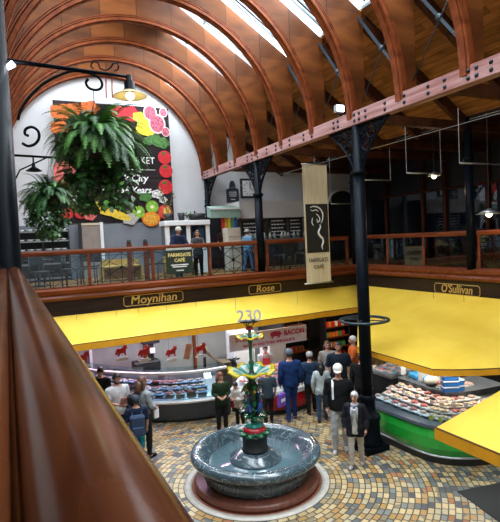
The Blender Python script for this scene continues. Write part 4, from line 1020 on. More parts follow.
FLAV = [(WT, PINK, 'white tray of pink sliced meat', 6), (WT, PALEP, 'white tray of pale pork pieces', 5), (BT, DRED, 'black tray of dark red beef', 6), (WT, CREAMF, 'white tray of cream coloured poultry', 4), (CT, PALEP, 'blue tray of pale meat', 4)]
def stock(path, where, rows, pick, zf, s0, s1, step, seed, cnt, edge=.0):
    protos = {}; rnd = random.Random(seed); L = plen(path)
    for ri, off in enumerate(rows):
        s = s0+.1*(ri % 2)
        while s < min(s1, L-.1):
            f = pick[rnd.randrange(len(pick))]; v, a = along(path, s, off)
            if f not in protos: o = protos[f] = tray(FLAV[f][0], FLAV[f][1], FLAV[f][2]+' '+where, FLAV[f][2]+' '+where, seed+f, FLAV[f][3])
            else: o = dup(protos[f])
            o.location = (v.x, v.y, zf(off)); o.rotation_euler = (0, 0, a+rnd.uniform(-.12, .12)); s += step
stock(P1, 'on the green fronted counter', (-.22, -.43, -.64, -.84), (1, 3, 3, 1, 0, 3), lambda o: .75+(-o-.08)*.276+.03, .15, 3.4, .27, 11, 0)
stock(P2, 'inside the long glass counter', (-.18, -.42, -.68), (0, 2, 4, 4, 1), lambda o: .62+(-o-.02)*.30+.02, .4, 4.6, .29, 23, 0)
stock(P3, 'on the red fronted counter', (-.22, -.44, -.66, -.86), (0, 0, 1, 0), lambda o: .68+(-o-.08)*.39+.03, .25, 2.7, .26, 37, 0)
stock(P1, 'on the rear shelf of the green counter', (-1.22, -1.48), (3, 1, 4), lambda o: 1.135, 1.9, 3.4, .3, 51, 0)
stock(P1, 'at the far end of the green counter shelf', (-1.45, -1.62), (0, 4, 3), lambda o: 1.135, .1, .9, .28, 57, 0)
# price cards
def cards(path, where, off, z, n, s0, step, m, lbl):
    c0 = None
    for i in range(n):
        v, a = along(path, s0+i*step, off)
        if c0 is None: c0 = MB().box(-.04, -.004, 0, .04, .004, .09).build('price_card', m); tag(c0, lbl, 'price card', lbl+'s'); o = c0
        else: o = c0.copy(); C.objects.link(o)
        o.location = (v.x, v.y, z); o.rotation_euler = (-.2, 0, a)
YC = mat('yellow_card', (.8, .6, .05), .5)
cards(P1, '', -.10, .78, 4, 1.75, .2, YC, 'small yellow card standing along the slate ledge'); cards(P1, '', -.5, .95, 7, .2, .42, WHITE, 'small white price card among the green counter trays')
cards(P3, '', -.3, .80, 7, .25, .33, WHITE, 'small white price card among the pink meats'); cards(P2, '', -.3, .74, 9, .5, .44, WHITE, 'small white price card inside the long glass counter')
def rear(px_, py_):
    v = at(px_, py_, Z=1.13); best = min(((Vector((v.x, v.y))-along(P1, q*.05, -1.12)[0]).length, q*.05) for q in range(int(plen(P1)/.05)))
    w_ = along(P1, best[1], -1.12)[0]; return Vector((w_.x, w_.y, 1.13))
TUBM = mat('bright_blue_wrap', (.04, .30, .62), .4)
# larger goods on the green stall
v = at(399, 381, Z=1.25)
for i, (px_, py_, m, lb) in enumerate(((402, 372, TUBM, 'blue wrapped bale on the back shelf of the green counter'), (396, 380, TUBM, 'blue wrapped pack just in front of the blue bale on the green counter'), (388, 369, mat('terracotta_pack', (.5, .15, .08)), 'terracotta coloured pack behind the blue bales'))):
    v = along(P1, .35+.46*i, -1.2)[0]
    o = MB().box(-.17, -.12, 0, .17, .12, .13).build('wrapped_bale', m, bev=.03); o.location = (v.x, v.y, 1.135); o.rotation_euler = (0, 0, 1.4+.1*i); tag(o, lb, 'bale')
def placard(px_, py_, z, w_, h_, lb, m=WHITE, rz=-.6):
    v = rear(px_, py_); t = thing('counter_placard', lb, 'placard', (v.x, v.y, z), rz)
    MB().box(-w_/2, -.006, .03, w_/2, .006, h_).build('card', m, t); MB().box(-w_/3, -.04, 0, w_/3, .04, .03).build('foot', STEELW, t)
placard(408.5, 386, 1.13, .26, .36, 'square white placard standing among the green counter goods'); placard(382, 378, 1.13, .12, .34, 'narrow white placard leaning near the tall column', WHITE, -.2)
v = rear(419, 388)
o = MB().ball((0, 0, .10), .19, .16, .10, 16).build('covered_cheese', mat('muslin_cloth', (.55, .55, .48), .8, 0, .15, 8, .4)); o.location = (v.x, v.y, 1.13); tag(o, 'pale cloth covered mound on the back shelf right of the white placard', 'cheese')
for i, (px_, py_, k_, lb) in enumerate(((463, 401, 3, 'taller'), (479, 404, 2, 'shorter'))):
    w_ = along(P1, 2.12+.66*i, -1.0-.02*i)[0]; v = Vector((w_.x, w_.y, 1.13))
    for j in range(k_):
        t = thing('blue_tub', 'blue and white tub, %s in the %s blue stack on the counter' % (('bottom', 'middle' if k_ == 3 else 'top', 'top')[j], lb), 'tub', (v.x, v.y, 1.135+j*.125), -.5+.25*i)
        MB().box(-.16, -.10, 0, .16, .10, .095).build('tub', mat('tub_blue', (.03, .16, .50), .35), t, bev=.012); MB().box(-.17, -.11, .095, .17, .11, .12).build('lid', mat('tub_lid', (.5, .62, .75), .35), t, bev=.008)
t = thing('back_cabinet', 'row of dark cabinets deep under the right awning', 'cabinet', (10.6, 7.6, 0)); MB().box(-.3, -2.2, 0, .3, 2.2, 2.1).build('body', DARK, t)
for y in (-1.6, -.55, .5, 1.55): MB().box(-.33, y-.5, .1, -.3, y+.5, 2.0).build('door', BLACK, t)
for i, (px_, py_) in enumerate(((436, 376), (466, 375))):
    v = at(px_, py_, X=9.6); o = MB().lathe([(0, -.01), (.09, -.01), (.09, .01), (0, .01)], 16, m=Matrix.Rotation(pi/2, 4, 'Y')).build('round_tag', CREAM); o.location = (9.6, v.y, v.z); tag(o, ['squarish cream tag hanging under the right awning edge, left one', 'round cream tag hanging under the right awning edge, right one'][i], 'tag')
    mb = MB().tube([(9.6, v.y, v.z+.09), (9.6, v.y, 3.0)], .004, 4).build('cord', BLACK, o, world=True)
P4 = [(8.15, 10.1), (8.15, 9.0), (9.7, 9.0)]
counter('low steel side stand of wrapped goods beyond the green counter behind the tall column', 'side_stand', [(8.25, 10.2), (8.25, 9.15)], [('body', DARK, [(0, 0), (0, .95), (-1.3, .95), (-1.3, 0)]), ('steel_top', STEELW, [(.04, .95), (.04, 1.0), (-1.34, 1.0), (-1.34, .95)])])
stock([(8.25, 10.2), (8.25, 9.1)], 'on the side stand beyond the green counter', (-.2, -.5, -.8, -1.1), (0, 4, 3, 1), lambda o: 1.005, .15, 1.0, .3, 71, 0)
# Moynihan shop interior
struct('wall_shop_back', MB().box(.4, 14.9, 0, 7.55, 15.0, 3.0), LGW)
for i, x in enumerate((2.0, 3.6, 5.2)):
    struct('trim_shop_post_%d' % (i+1), MB().box(x-.04, 14.8, 0, x+.04, 14.9, 3.0), RIBP if i else WHITE)
t = thing('hook_rail', 'steel meat rail with hanging hooks high on the pale shop wall', 'rail', (3.2, 14.5, 2.05)); MB().tube([(-2.3, 0, 0), (2.3, 0, 0)], .02, 6).build('rail', STEELW, t)
hk = None
for i in range(30):
    if hk is None: hk = MB().tube([(0, 0, 0), (0, 0, -.2), (.03, 0, -.25), (.0, 0, -.28), (-.03, 0, -.25)], .010, 5).build('hook', STEELW, t); o = hk
    else: o = hk.copy(); C.objects.link(o); o.parent = t
    o.location = (-2.2+i*.15, 0, 0)
MB().bar((-2.28, 0, 0), (-2.28, .4, 0), .03).build('wall_bracket', STEELW, t); MB().bar((2.28, 0, 0), (2.28, .4, 0), .03).build('wall_bracket', STEELW, t)
BULL = [(-.20, .02), (-.16, .12), (-.02, .12), (.06, .17), (.07, .25), (.12, .20), (.17, .24), (.17, .17), (.20, .11), (.14, .08), (.12, -.02), (.13, -.13), (.08, -.13), (.06, -.04), (-.06, -.05), (-.09, -.13), (-.15, -.13), (-.14, -.03), (-.19, -.08), (-.23, -.05)]
for i, (px_, py_, lb) in enumerate(((83, 359, 'far left by the handrail'), (122, 352, 'above the pink end of the counter'), (144.5, 353, 'above the black weighing machine'), (172, 353, 'above the middle of the glass counter'), (201, 349.5, 'right beside the curved cream panel'))):
    v = at(px_, py_, Y=12.2+.0*i)
    t = thing('hanging_sign', 'red bull shaped sign over a white oval, '+lb, 'sign', (v.x, 12.2, v.z)); t.scale = (.82, 1, .82); MB().prism([(a*.92, b*.92) for a, b in BULL], lambda a, b, d: (a, d, b), .015).build('red_bull', RED, t)
    MB().prism([(.20*cos(2*pi*j/16), -.22+.06*sin(2*pi*j/16)) for j in range(16)], lambda a, b, d: (a, d, b), .012).build('white_oval', WHITE, t)
    MB().tube([(-.1, .006, .08), (-.1, .006, (3.0-v.z)/.82)], .004, 4).build('cord', BLACK, t); MB().tube([(0, .006, -.14), (0, .006, -.05)], .006, 4).build('link', BLACK, t)
v = at(146, 362, Y=13.9); t = thing('weighing_machine', 'black slicing and weighing machine behind the glass counter', 'machine', (v.x, 13.9, 0))
MB().box(-.5, -.3, 0, .5, .3, .9).build('bench', STEELW, t); MB().box(-.38, -.2, .9, .38, .2, 1.2).build('body', BLACK, t, bev=.03); MB().box(.1, -.1, 1.2, .22, .1, 1.75).build('column', BLACK, t); MB().box(-.1, -.15, 1.68, .4, .12, 1.85).build('head', BLACK, t, bev=.02); MB().box(.1, -.17, 1.42, .24, -.10, 1.56).build('display', WHITE, t)
v = at(186, 352, Y=12.6); t = thing('hanging_tag', 'brown paper price tag hanging tilted over the glass counter', 'tag', (v.x, 12.6, v.z-.2)); MB().box(-.09, 0, -.0, .09, .012, .42, Matrix.Rotation(.25, 4, 'Y')).build('tag_card', mat('kraft_paper', (.45, .26, .15), .8), t); MB().tube([(.1, .006, .4), (.1, .006, 3.2-v.z)], .004, 4).build('cord', BLACK, t)
a, b = at(204, 345, Y=12.75), at(221, 363, Y=12.75)
t = thing('curved_panel', 'cream ribbed panel curving down to a dark pillar left of the Bacon sign', 'panel', (a.x, 12.75, 0)); mb = MB(); n = 10; q0 = None
dx, dz = b.x-a.x, a.z-b.z
for j in range(n+1):
    f = j/n; x = dx*f; z = a.z-dz*(f**.55)*.98
    if q0: mb.box(0, 0, 0, 1, 1, 1, Matrix(((x-q0[0], 0, .0, q0[0]), (0, .5, 0, -.25), (z-q0[1], 0, .02, q0[1]-.02), (0, 0, 0, 1))))
    q0 = (x, z)
mb.build('ribbed_sheet', mat('ribbed_cream', (.50, .44, .26), .7, 0, .2, 20), t); MB().box(dx-.02, -.25, 0, dx+.22, .25, b.z+.05).build('pillar', mat('olive_brown', (.09, .07, .04), .6), t); MB().box(-.03, -.05, 0, .02, .05, a.z).build('support', BLACK, t)
# cow figure
v = at(230, 363, Y=12.9)
t = thing('cow_figure', 'black and white cow figure standing on a shelf left of the Bacon sign', 'figure', (v.x+.1, 12.95, 0))
mb = MB(); z = v.z-.05; mb.ball((.0, .1, z), .16, .26, .13, 12); mb.tube([(0, -.05, z+.05), (0, -.15, z+.14), (0, -.2, z+.16)], [.09, .07, .06], 10); mb.ball((0, -.24, z+.13), .06, .09, .06, 10)
for s_ in (-1, 1):
    mb.ball((s_*.11, -.18, z+.17), .06, .02, .03, 8); mb.tube([(s_*.04, -.16, z+.2), (s_*.08, -.16, z+.25)], [.014, .004], 6)
    for yy in (-.06, .27): mb.tube([(s_*.08, yy, z-.05), (s_*.08, yy, z-.3)], [.04, .028], 8)
mb.build('cow_body', BLACK, t); MB().ball((0, -.325, z+.12), .035, .02, .05, 8).build('white_blaze', WHITE, t); MB().box(-.25, -.3, 0, .25, .4, z-.29).build('stand', STEELW, t)
# bacon sign
Ys = 11.75; A, B, D = at(228.8, 335.5, Y=Ys), at(306, 325, Y=Ys), at(229, 352.5, Y=Ys); hh = A.z-D.z; wd = (B.x-A.x)/2
t = thing('bacon_sign', 'long white Stephens Bacon sign with red letters and a pig under the awning', 'sign', ((A.x+B.x)/2, Ys, D.z))
MB().box(-wd, -.01, 0, wd, .02, hh).build('board', mat('lilac_white_board', (.70, .68, .74), .5), t)
cx = (A.x+B.x)/2; SR = mat('sign_red', (.50, .03, .08), .5)
text('lettering', 'STEPHENS', .19, SR, (cx-wd*.50, Ys-.014, D.z+hh*.66), parent=t, bold=.006, sx=1.0); text('lettering', 'BACON', .19, SR, (cx+wd*.66, Ys-.014, D.z+hh*.66), parent=t, bold=.006, sx=1.0)
text('small_lettering', 'BACON AND PORK SPECIALISTS', .105, SR, (cx, Ys-.014, D.z+hh*.22), parent=t, bold=.003, sx=1.05)
PIG = [(-.17, .0), (-.14, .07), (0, .09), (.1, .07), (.14, .09), (.15, .05), (.19, .03), (.19, -.01), (.14, -.03), (.12, -.10), (.08, -.10), (.07, -.05), (-.07, -.05), (-.08, -.10), (-.13, -.10), (-.13, -.04)]
MB().prism(PIG, lambda a, b, d: (a+wd*.16, -.022+d, b+hh*.66), .01).build('red_pig', SR, t)
for s_ in (-1, 1): MB().tube([(s_*wd*.8, .005, hh), (s_*wd*.8, .005, 3.0-D.z)], .006, 5).build('hanging_wire', STEELW, t)
# white fridge boxes behind the red counter
t = thing('white_fridge', 'tall white fridge behind the Bacon sign, left of the butcher', 'fridge', (6.25, 13.6, 0)); MB().box(-.35, -.3, 0, .35, .3, 1.75).build('body', WHITE, t, bev=.02); MB().box(-.33, -.33, .1, .33, -.3, 1.7).build('door', WHITE, t, bev=.01); MB().bar((.26, -.36, .7), (.26, -.36, 1.2), .02).build('handle', STEELW, t)
t = thing('white_fridge', 'second white fridge behind the Bacon sign, right of the butcher', 'fridge', (7.05, 13.0, 0)); MB().box(-.3, -.3, 0, .3, .3, 1.7).build('body', WHITE, t, bev=.02); MB().box(-.28, -.33, .1, .28, -.3, 1.65).build('door', WHITE, t, bev=.01); MB().bar((.22, -.36, .7), (.22, -.36, 1.2), .02).build('handle', STEELW, t)
# goods shelving in the passage
def shelves(x, y, wd, zs, lb, cols, seed, where):
    t = thing('goods_shelving', lb, 'shelving', (x, y, 0)); MB().box(-wd/2, .3, 0, wd/2, .34, zs[-1]+.35).build('back_panel', DARK, t)
    for z in zs: MB().box(-wd/2, -.02, z-.025, wd/2, .3, z).build('shelf', RIBP, t)
    for s_ in (-1, 1): MB().box(s_*wd/2-.02, -.02, 0, s_*wd/2+.02, .34, zs[-1]+.35).build('upright', DARK, t)
    rnd = random.Random(seed); pr = {}
    for z in zs:
        u = -wd/2+.1
        while u < wd/2-.08:
            cn = rnd.choice(list(cols))
            if cn not in pr: o = pr[cn] = MB().box(-.055, -.06, 0, .055, .06, .17).build('goods_packet', mat('packet_'+cn, cols[cn], .4), bev=.01); tag(o, '%s packet %s' % (cn.replace('_', ' '), where), 'packet', '%s packets %s' % (cn, where))
            else: o = pr[cn].copy(); C.objects.link(o)
            o.location = (x+u, y+.12, z+.002); u += .14
SHC = {'red': (.6, .03, .02), 'orange': (.75, .22, .03), 'white': (.75, .75, .72), 'green': (.08, .35, .1)}
shelves(10.0, 13.7, 1.0, (.35, .7, 1.05, 1.4, 1.8), 'brightly stocked shelving at the back of the passage behind the orange shirt', SHC, 3, 'on the bright shelving behind the orange shirted man')
shelves(8.75, 14.6, 1.3, (.5, .9, 1.3, 1.7), 'dim stocked shelving at the passage end right of the Bacon sign', {'brown': (.18, .07, .03), 'dull_red': (.3, .04, .02), 'amber': (.4, .2, .05)}, 4, 'on the dim shelving right of the Bacon sign')
# floor mat
q = [at(460, 492, Z=0), at(500, 483, Z=0), at(540, 510, Z=0), at(505, 522, Z=0)]
q = [(6.72, 5.93), (7.75, 5.72), (7.55, 4.72), (6.52, 4.93)]
mb = MB(); mb.prism(q, lambda a, b, d: (a, b, d), .012); tag(mb.build('door_mat', mat('black_rubber_mat', (.012, .012, .013), .8)), 'black rubber floor mat at the lower right under the small yellow awning', 'mat')
# strip lights added under the galleries to brighten the stalls, fittings assumed
for i, (x, y, L, col, e, lb) in enumerate(((2.6, 13.0, 1.5, (1, .62, .88), 60, 'pinkish strip light under the gallery over the left of the glass counter'), (4.4, 12.9, 1.5, (.75, .9, 1), 60, 'cool strip light under the gallery over the right of the glass counter'),
        (6.3, 12.8, 1.5, (1, .9, .88), 60, 'strip light under the gallery over the red counter'), (9.2, 12.9, 1.0, (1, .75, .5), 30, 'warm strip light in the passage before the bright shelving'), (10.3, 7.6, 1.6, (1, .97, .9), 45, 'strip light under the right gallery behind the green counter'))):
    t = thing('strip_light', lb, 'light', (x, y, 2.9)); 
    if i == 4: t.rotation_euler.z = pi/2
    MB().box(-L/2, -.06, .05, L/2, .06, .1).build('housing', WHITE, t); MB().tube([(-L/2+.05, 0, .03), (L/2-.05, 0, .03)], .02, 8).build('tube', mat('tube_glow_%d' % i, col, .5, 0, 0, 1, 0, 6), t)
    lamp('strip_daylight', 'AREA', (x, y, 2.86), e, col, L, .1, (0, 0, pi/2 if i == 4 else 0))
for i, (x, y) in enumerate(((7.9, 8.2), (8.1, 7.0))):  # spots added to brighten the green counter
    t = thing('display_spot', ['small display spot under the right awning over the column end of the green counter', 'small display spot under the right awning over the middle of the green counter'][i], 'spotlight', (x, y, 2.02)); MB().lathe([(0, .08), (.05, .08), (.06, 0), (.05, 0), (0, .03)], 12).build('head', STEELW, t); MB().tube([(0, 0, .08), (0, 0, .27 if i else .25)], .01, 5).build('stem', BLACK, t)
    lamp('display_light', 'SPOT', (x, y, 1.98), 45, (1, .95, .85), .05, spot=2.4)

# ------------------------------------------------------------------ people
SK1 = mat('fair_skin', (.55, .30, .21), .5, 0, .06, 8); SK2 = mat('tanned_skin', (.42, .22, .14), .5, 0, .06, 8); EYE_M = mat('dark_eyes', (.02, .015, .012), .3); LIP = mat('lips', (.38, .10, .09), .5)
def cloth(n, c, v=.12): return mat('cloth_'+n, c, .85, 0, v, 10, .25)
def person(label, foot, h, heading, top, bottom, sleeve=1.0, tname='shirt', hair=None, hlen=0, hat=None, lean=0, turn=0, nod=0, fem=False, arms=None, stride=.10, hem=.86, loose=.02, thick=1, shoe=(.02, .02, .02), shorts=1.0, z0=0, skin=None, extra=None, beard=None, glasses=False, strips=None):
    """arms: ((elbow L),(wrist L)),((elbow R),(wrist R)) in a 1.75 m frame facing +Y"""
    k = h/1.75; t = thing('person', label, 'person', (foot[0], foot[1], z0), radians(heading-90))
    t.scale = (k, k, k); skin = skin or SK1
    sw = .175 if fem else .21; hw = .172 if fem else .168
    ln = lambda z: lean*max(0, z-.9)
    arms = arms or (((-.25, -.03, 1.14), (-.24, .06, .90)), ((.25, -.03, 1.14), (.24, .06, .90)))
    mb = MB()
    pr = [(.80, hw*.8, .09), (.86, hw, .12), (.95, hw*1.03, .13), (1.05, hw*.9*thick, .115*thick), (1.16, hw*.86*thick, .112*thick), (1.28, sw*.93, .125), (1.37, sw, .115), (1.43, sw*.85, .10), (1.47, .10, .075), (1.50, .058, .058), (1.58, .052, .056)]
    n = 20; rings = [[mb.b.verts.new((a*cos(2*pi*j/n), b*sin(2*pi*j/n)+ln(z), z)) for j in range(n)] for z, a, b in pr]
    for A, B in zip(rings, rings[1:]):
        for j in range(n): mb.b.faces.new((A[j], A[(j+1) % n], B[(j+1) % n], B[j]))
    mb.b.faces.new(rings[0][::-1]); mb.b.faces.new(rings[-1])
    segs = [('torso', Vector((0, ln(.92), .92)), Vector((0, ln(1.40), 1.40)), .14)]; hands = []
    for s_, (el, wr) in zip((-1, 1), arms):
        sh = Vector((s_*(sw-.01), ln(1.41), 1.41)); el = Vector((el[0], el[1]+ln(el[2]), el[2])); wr = Vector((wr[0], wr[1]+ln(wr[2]), wr[2])); d = (wr-el).normalized()
        mb.tube([sh-Vector((s_*.05, 0, 0)), sh, sh.lerp(el, .5), el, el.lerp(wr, .35), wr], [.05, .058, .05, .041, .041, .027], 12)
        pc = wr+d*.05; mb.tube([wr-d*.02, wr+d*.015, pc, wr+d*.085], [.024, .030, .034, .028], 10)
        segs += [('up%d' % s_, sh, el, .05), ('fore%d' % s_, el, wr, .036), ('hand%d' % s_, wr, wr+d*.1, .03)]; hands.append((s_, wr, d))
    for s_ in (-1, 1):
        y = s_*stride; hp = Vector((s_*.085, 0, .90)); kn = Vector((s_*.10, y*.55+.02, .49)); an = Vector((s_*.105, y-.02, .085))
        mb.tube([hp, hp.lerp(kn, .4), kn, kn.lerp(an, .35), an, an-Vector((0, 0, .03))], [.095, .085, .058, .056, .040, .038], 14)
        mb.tube([an+Vector((0, -.04, -.045)), an+Vector((0, .02, -.03)), an+Vector((s_*.01, .10, -.05)), an+Vector((s_*.015, .17, -.06))], [.034, .044, .038, .026], 10)
        segs += [('thigh%d' % s_, hp, kn, .08), ('shin%d' % s_, kn, an, .05), ('foot%d' % s_, an+Vector((0, -.03, -.05)), an+Vector((0, .17, -.06)), .04)]
    bmesh.ops.recalc_face_normals(mb.b, faces=mb.b.faces)
    me = bpy.data.meshes.new('person_body'); mb.b.to_mesh(me); mb.b.free(); ob = bpy.data.objects.new('tmp', me); C.objects.link(ob)
    r = ob.modifiers.new('r', 'REMESH'); r.mode = 'VOXEL'; r.voxel_size = .0165; s2 = ob.modifiers.new('s', 'SMOOTH'); s2.iterations = 3; s2.factor = .5
    dg = bpy.context.evaluated_depsgraph_get(); me2 = bpy.data.meshes.new_from_object(ob.evaluated_get(dg)); bpy.data.objects.remove(ob); bpy.data.meshes.remove(me)
    b = bmesh.new(); b.from_mesh(me2); bpy.data.meshes.remove(me2); b.verts.ensure_lookup_table(); b.normal_update()
    def cls(p):
        best = None
        for nm, A, B, rr in segs:
            ab = B-A; f = max(0, min(1, (p-A).dot(ab)/ab.length_squared)); dd = (p-(A+ab*f)).length-rr
            if best is None or dd < best[0]: best = (dd, nm, f)
        return best[1], best[2]
    info = [cls(v.co) for v in b.verts]
    def shell(test, off, m, name, thickn=True):
        q = bmesh.new(); mp = {}
        for f in b.faces:
            if all(test(v.co, *info[v.index]) for v in f.verts):
                vs = []
                for v in f.verts:
                    if v.index not in mp: mp[v.index] = q.verts.new(v.co+v.normal*(off(v.co) if callable(off) else off))
                    vs.append(mp[v.index])
                q.faces.new(vs).smooth = True
        if not q.faces: q.free(); return None
        bmesh.ops.solidify(q, geom=q.faces[:], thickness=.006)
        for f in q.faces: f.smooth = True
        me = bpy.data.meshes.new(name); q.to_mesh(me); q.free(); me.materials.append(m)
        o = bpy.data.objects.new(name, me); C.objects.link(o); o.parent = t; return o
    def shirt(p, nm, f):
        if nm == 'torso': return hem < p.z < 1.475
        if nm.startswith('up'): return f < sleeve*2 and p.z < 1.475
        if nm.startswith('fore'): return sleeve > .5 and f < sleeve*2-1.02
        return nm.startswith('thigh') and p.z > hem
    def trou(p, nm, f):
        if nm == 'torso': return p.z < .97
        if nm.startswith('thigh'): return p.z > .9-.85*shorts
        return nm.startswith('shin') and p.z > max(.06, .9-.85*shorts)
    wv = lambda p: loose*(1+.12*sin(p.z*38+p.x*21)+.10*sin(p.y*47+p.z*17))
    shell(shirt, wv, top, tname); shell(trou, lambda p: .014+.004*sin(p.z*45+p.x*30), bottom, 'trousers' if shorts > .8 else 'shorts')
    shm = cloth('shoe%02d%02d' % (int(shoe[0]*99), int(shoe[2]*99)), shoe)
    for s_ in (-1, 1): shell(lambda p, nm, f: nm == 'foot%d' % s_ and p.z < .12, .009, shm, 'shoe')
    # head with face, then fingers, joined into the body
    hc = Vector((0, ln(1.62)+.018, 1.635)); RH = Matrix.Translation(hc) @ Matrix.Rotation(radians(turn), 4, 'Z') @ Matrix.Rotation(-radians(nod), 4, 'X')
    hm = MB(); hm.ball((0, 0, 0), .077, .096, .118, 20)
    for v in hm.b.verts:
        c = v.co
        if c.z < 0: q_ = 1+c.z*2.6; c.x *= max(.5, q_); c.y = c.y*(1+c.z*1.0)+.012*min(1, -c.z*12)
        if c.y > .05 and c.z > -.02: c.y *= .97
        for sx in (-1, 1):
            d_ = (Vector((c.x, 0, c.z))-Vector((sx*.032, 0, .012))).length
            if c.y > .04 and d_ < .022: c.y -= .010*(1-d_/.022)
    hm.tube([(0, .085, .025), (0, .103, -.004), (0, .112, -.022), (0, .09, -.034)], [.007, .011, .015, .007], 8)
    for s_ in (-1, 1): hm.ball((s_*.078, -.005, -.005), .010, .022, .032, 8)
    nsk = len(hm.b.faces)
    for s_ in (-1, 1): hm.ball((s_*.031, .080, .012), .013, .008, .008, 8); hm.tube([(s_*.015, .091, .036), (s_*.048, .080, .036)], .005, 5)
    ne = len(hm.b.faces); hm.ball((0, .086, -.055), .024, .010, .007, 8)
    for i_, f in enumerate(hm.b.faces): f.material_index = 0 if i_ < nsk else (1 if i_ < ne else 2)
    hm.b.transform(RH); tmp = bpy.data.meshes.new('x'); hm.b.to_mesh(tmp); hm.b.free(); b.from_mesh(tmp); bpy.data.meshes.remove(tmp)
    fm_ = MB()
    for s_, wr, d in hands:
        sd = d.cross(Vector((s_, 0, 0))); sd = sd.normalized() if sd.length > .1 else Vector((0, 1, 0)); inn = sd.cross(d).normalized(); inn = inn*(-1 if inn.x*s_ > 0 else 1)
        for q_, (o_, L) in enumerate(((-.021, .062), (-.007, .072), (.007, .068), (.021, .052))):
            a = wr+d*.078+sd*o_; fm_.tube([a-d*.02, a, a+d*L*.45+inn*L*.10, a+d*L*.75+inn*L*.32, a+d*L*.85+inn*L*.55], [.0095, .0095, .009, .008, .006], 6)
        a = wr+d*.025+sd*(.025 if sd.y > 0 else -.025); sg = 1 if sd.y > 0 else -1
        fm_.tube([a-sd*sg*.012, a+sd*sg*.012+d*.012, a+sd*sg*.028+d*.035+inn*.01, a+sd*sg*.03+d*.06+inn*.02], [.012, .012, .010, .008], 6)
    tmp = bpy.data.meshes.new('x'); fm_.b.to_mesh(tmp); fm_.b.free(); b.from_mesh(tmp); bpy.data.meshes.remove(tmp)
    for f in b.faces: f.smooth = True
    me = bpy.data.meshes.new('body'); b.to_mesh(me); b.free()
    for m_ in (skin, EYE_M, LIP): me.materials.append(m_)
    bo = bpy.data.objects.new('body', me); C.objects.link(bo); bo.parent = t
    def onhead(mb_, nm, m_): mb_.b.transform(RH); return mb_.build(nm, m_, t)
    if hair is not None:
        hb = MB(); hb.ball((0, -.010, .010), .088, .108, .124, 22)
        dl = [f for f in hb.b.faces if (f.calc_center_median().y > .035 and f.calc_center_median().z < .062) or (f.calc_center_median().z < (-.05 if not hlen else -.11)) or (abs(f.calc_center_median().x) > .05 and f.calc_center_median().y > -.0 and f.calc_center_median().z < .01)]
        bmesh.ops.delete(hb.b, geom=dl, context='FACES'); bmesh.ops.solidify(hb.b, geom=hb.b.faces[:], thickness=.006)
        if hlen:
            hb.tube([(0, -.065, .02), (0, -.085, -.06), (0, -.095, -.06-hlen*.5), (0, -.09, -.06-hlen)], [.05, .075, .07, .03], 12)
            for s_ in (-1, 1): hb.tube([(s_*.06, -.02, .05), (s_*.085, -.015, -.04), (s_*.08, -.03, -.10-hlen*.4), (s_*.06, -.04, -.08-hlen*.8)], [.02, .032, .034, .015], 8)
        onhead(hb, 'hair', hair)
    if beard: hb = MB(); hb.ball((0, .035, -.075), .060, .062, .045, 12); onhead(hb, 'beard', beard)
    if glasses:
        hb = MB()
        for s_ in (-1, 1): hb.ball((s_*.032, .094, .012), .024, .008, .018, 10)
        hb.tube([(-.08, .01, .015), (-.055, .085, .015), (.055, .085, .015), (.08, .01, .015)], .004, 5); onhead(hb, 'sunglasses', BLACK)
    if hat:
        hb = MB(); hb.lathe([(.094, .02), (.098, .06), (.090, .10), (.06, .135), (0, .145)], 20); 
        for v in hb.b.verts: v.co.y = v.co.y*1.2-.008
        if hat[0] == 'cap': hb.prism([(-.07, .08), (-.06, .14), (0, .175), (.06, .14), (.07, .08)], lambda a, b_, d: (a, b_, .035-.12*(b_-.08)+d), .008)
        if hat[0] == 'hat': hb.lathe([(.09, .03), (.135, .02), (.135, .026), (.09, .04)], 20)
        onhead(hb, 'cap' if hat[0] == 'cap' else 'hat', hat[1])
    if extra: extra(t)
    return t
def hgt(head, foot): return at(*head, Y=foot[1]).z
blackc, navy, denim = cloth('black', (.012, .013, .016)), cloth('navy', (.012, .025, .07)), cloth('denim', (.05, .10, .20))
white, greyw, cream = cloth('white', (.78, .80, .82)), cloth('pale_grey', (.42, .43, .44)), cloth('cream', (.72, .68, .60))
brown_h, dark_h, grey_h, ging = mat('brown_hair', (.09, .04, .02), .5, 0, .3, 30), mat('dark_hair', (.015, .011, .010), .45, 0, .3, 30), mat('grey_white_hair', (.55, .54, .52), .6, 0, .15, 30), mat('ginger_hair', (.28, .12, .05), .6, 0, .3, 30)
F = lambda x, y: at(x, y, Z=0).xy
# 1 man in white cap
f = F(341, 451)
def stp(t):
    for s_ in (1,): MB().sweep([(s_*.11+.02, 0), (s_*.11-.02, 0)][::1], [(-.15, 1.10), (-.155, 1.38), (-.06, 1.475), (.08, 1.475), (.17, 1.36), (.165, 1.10), (.155, 1.10), (.155, 1.36), (.075, 1.46), (-.055, 1.46), (-.14, 1.37), (-.135, 1.10)]).build('bag_strap', white, t)
person('man in a white cap, black jumper and pale jeans walking towards the camera', f, hgt((333, 366), f), 232, blackc, cloth('pale_jeans', (.62, .66, .68)), 1, 'jumper', grey_h, 0, ('cap', cloth('cap_white', (.72, .70, .62))), nod=8, shoe=(.65, .65, .66), thick=1.12, loose=.028, extra=stp)
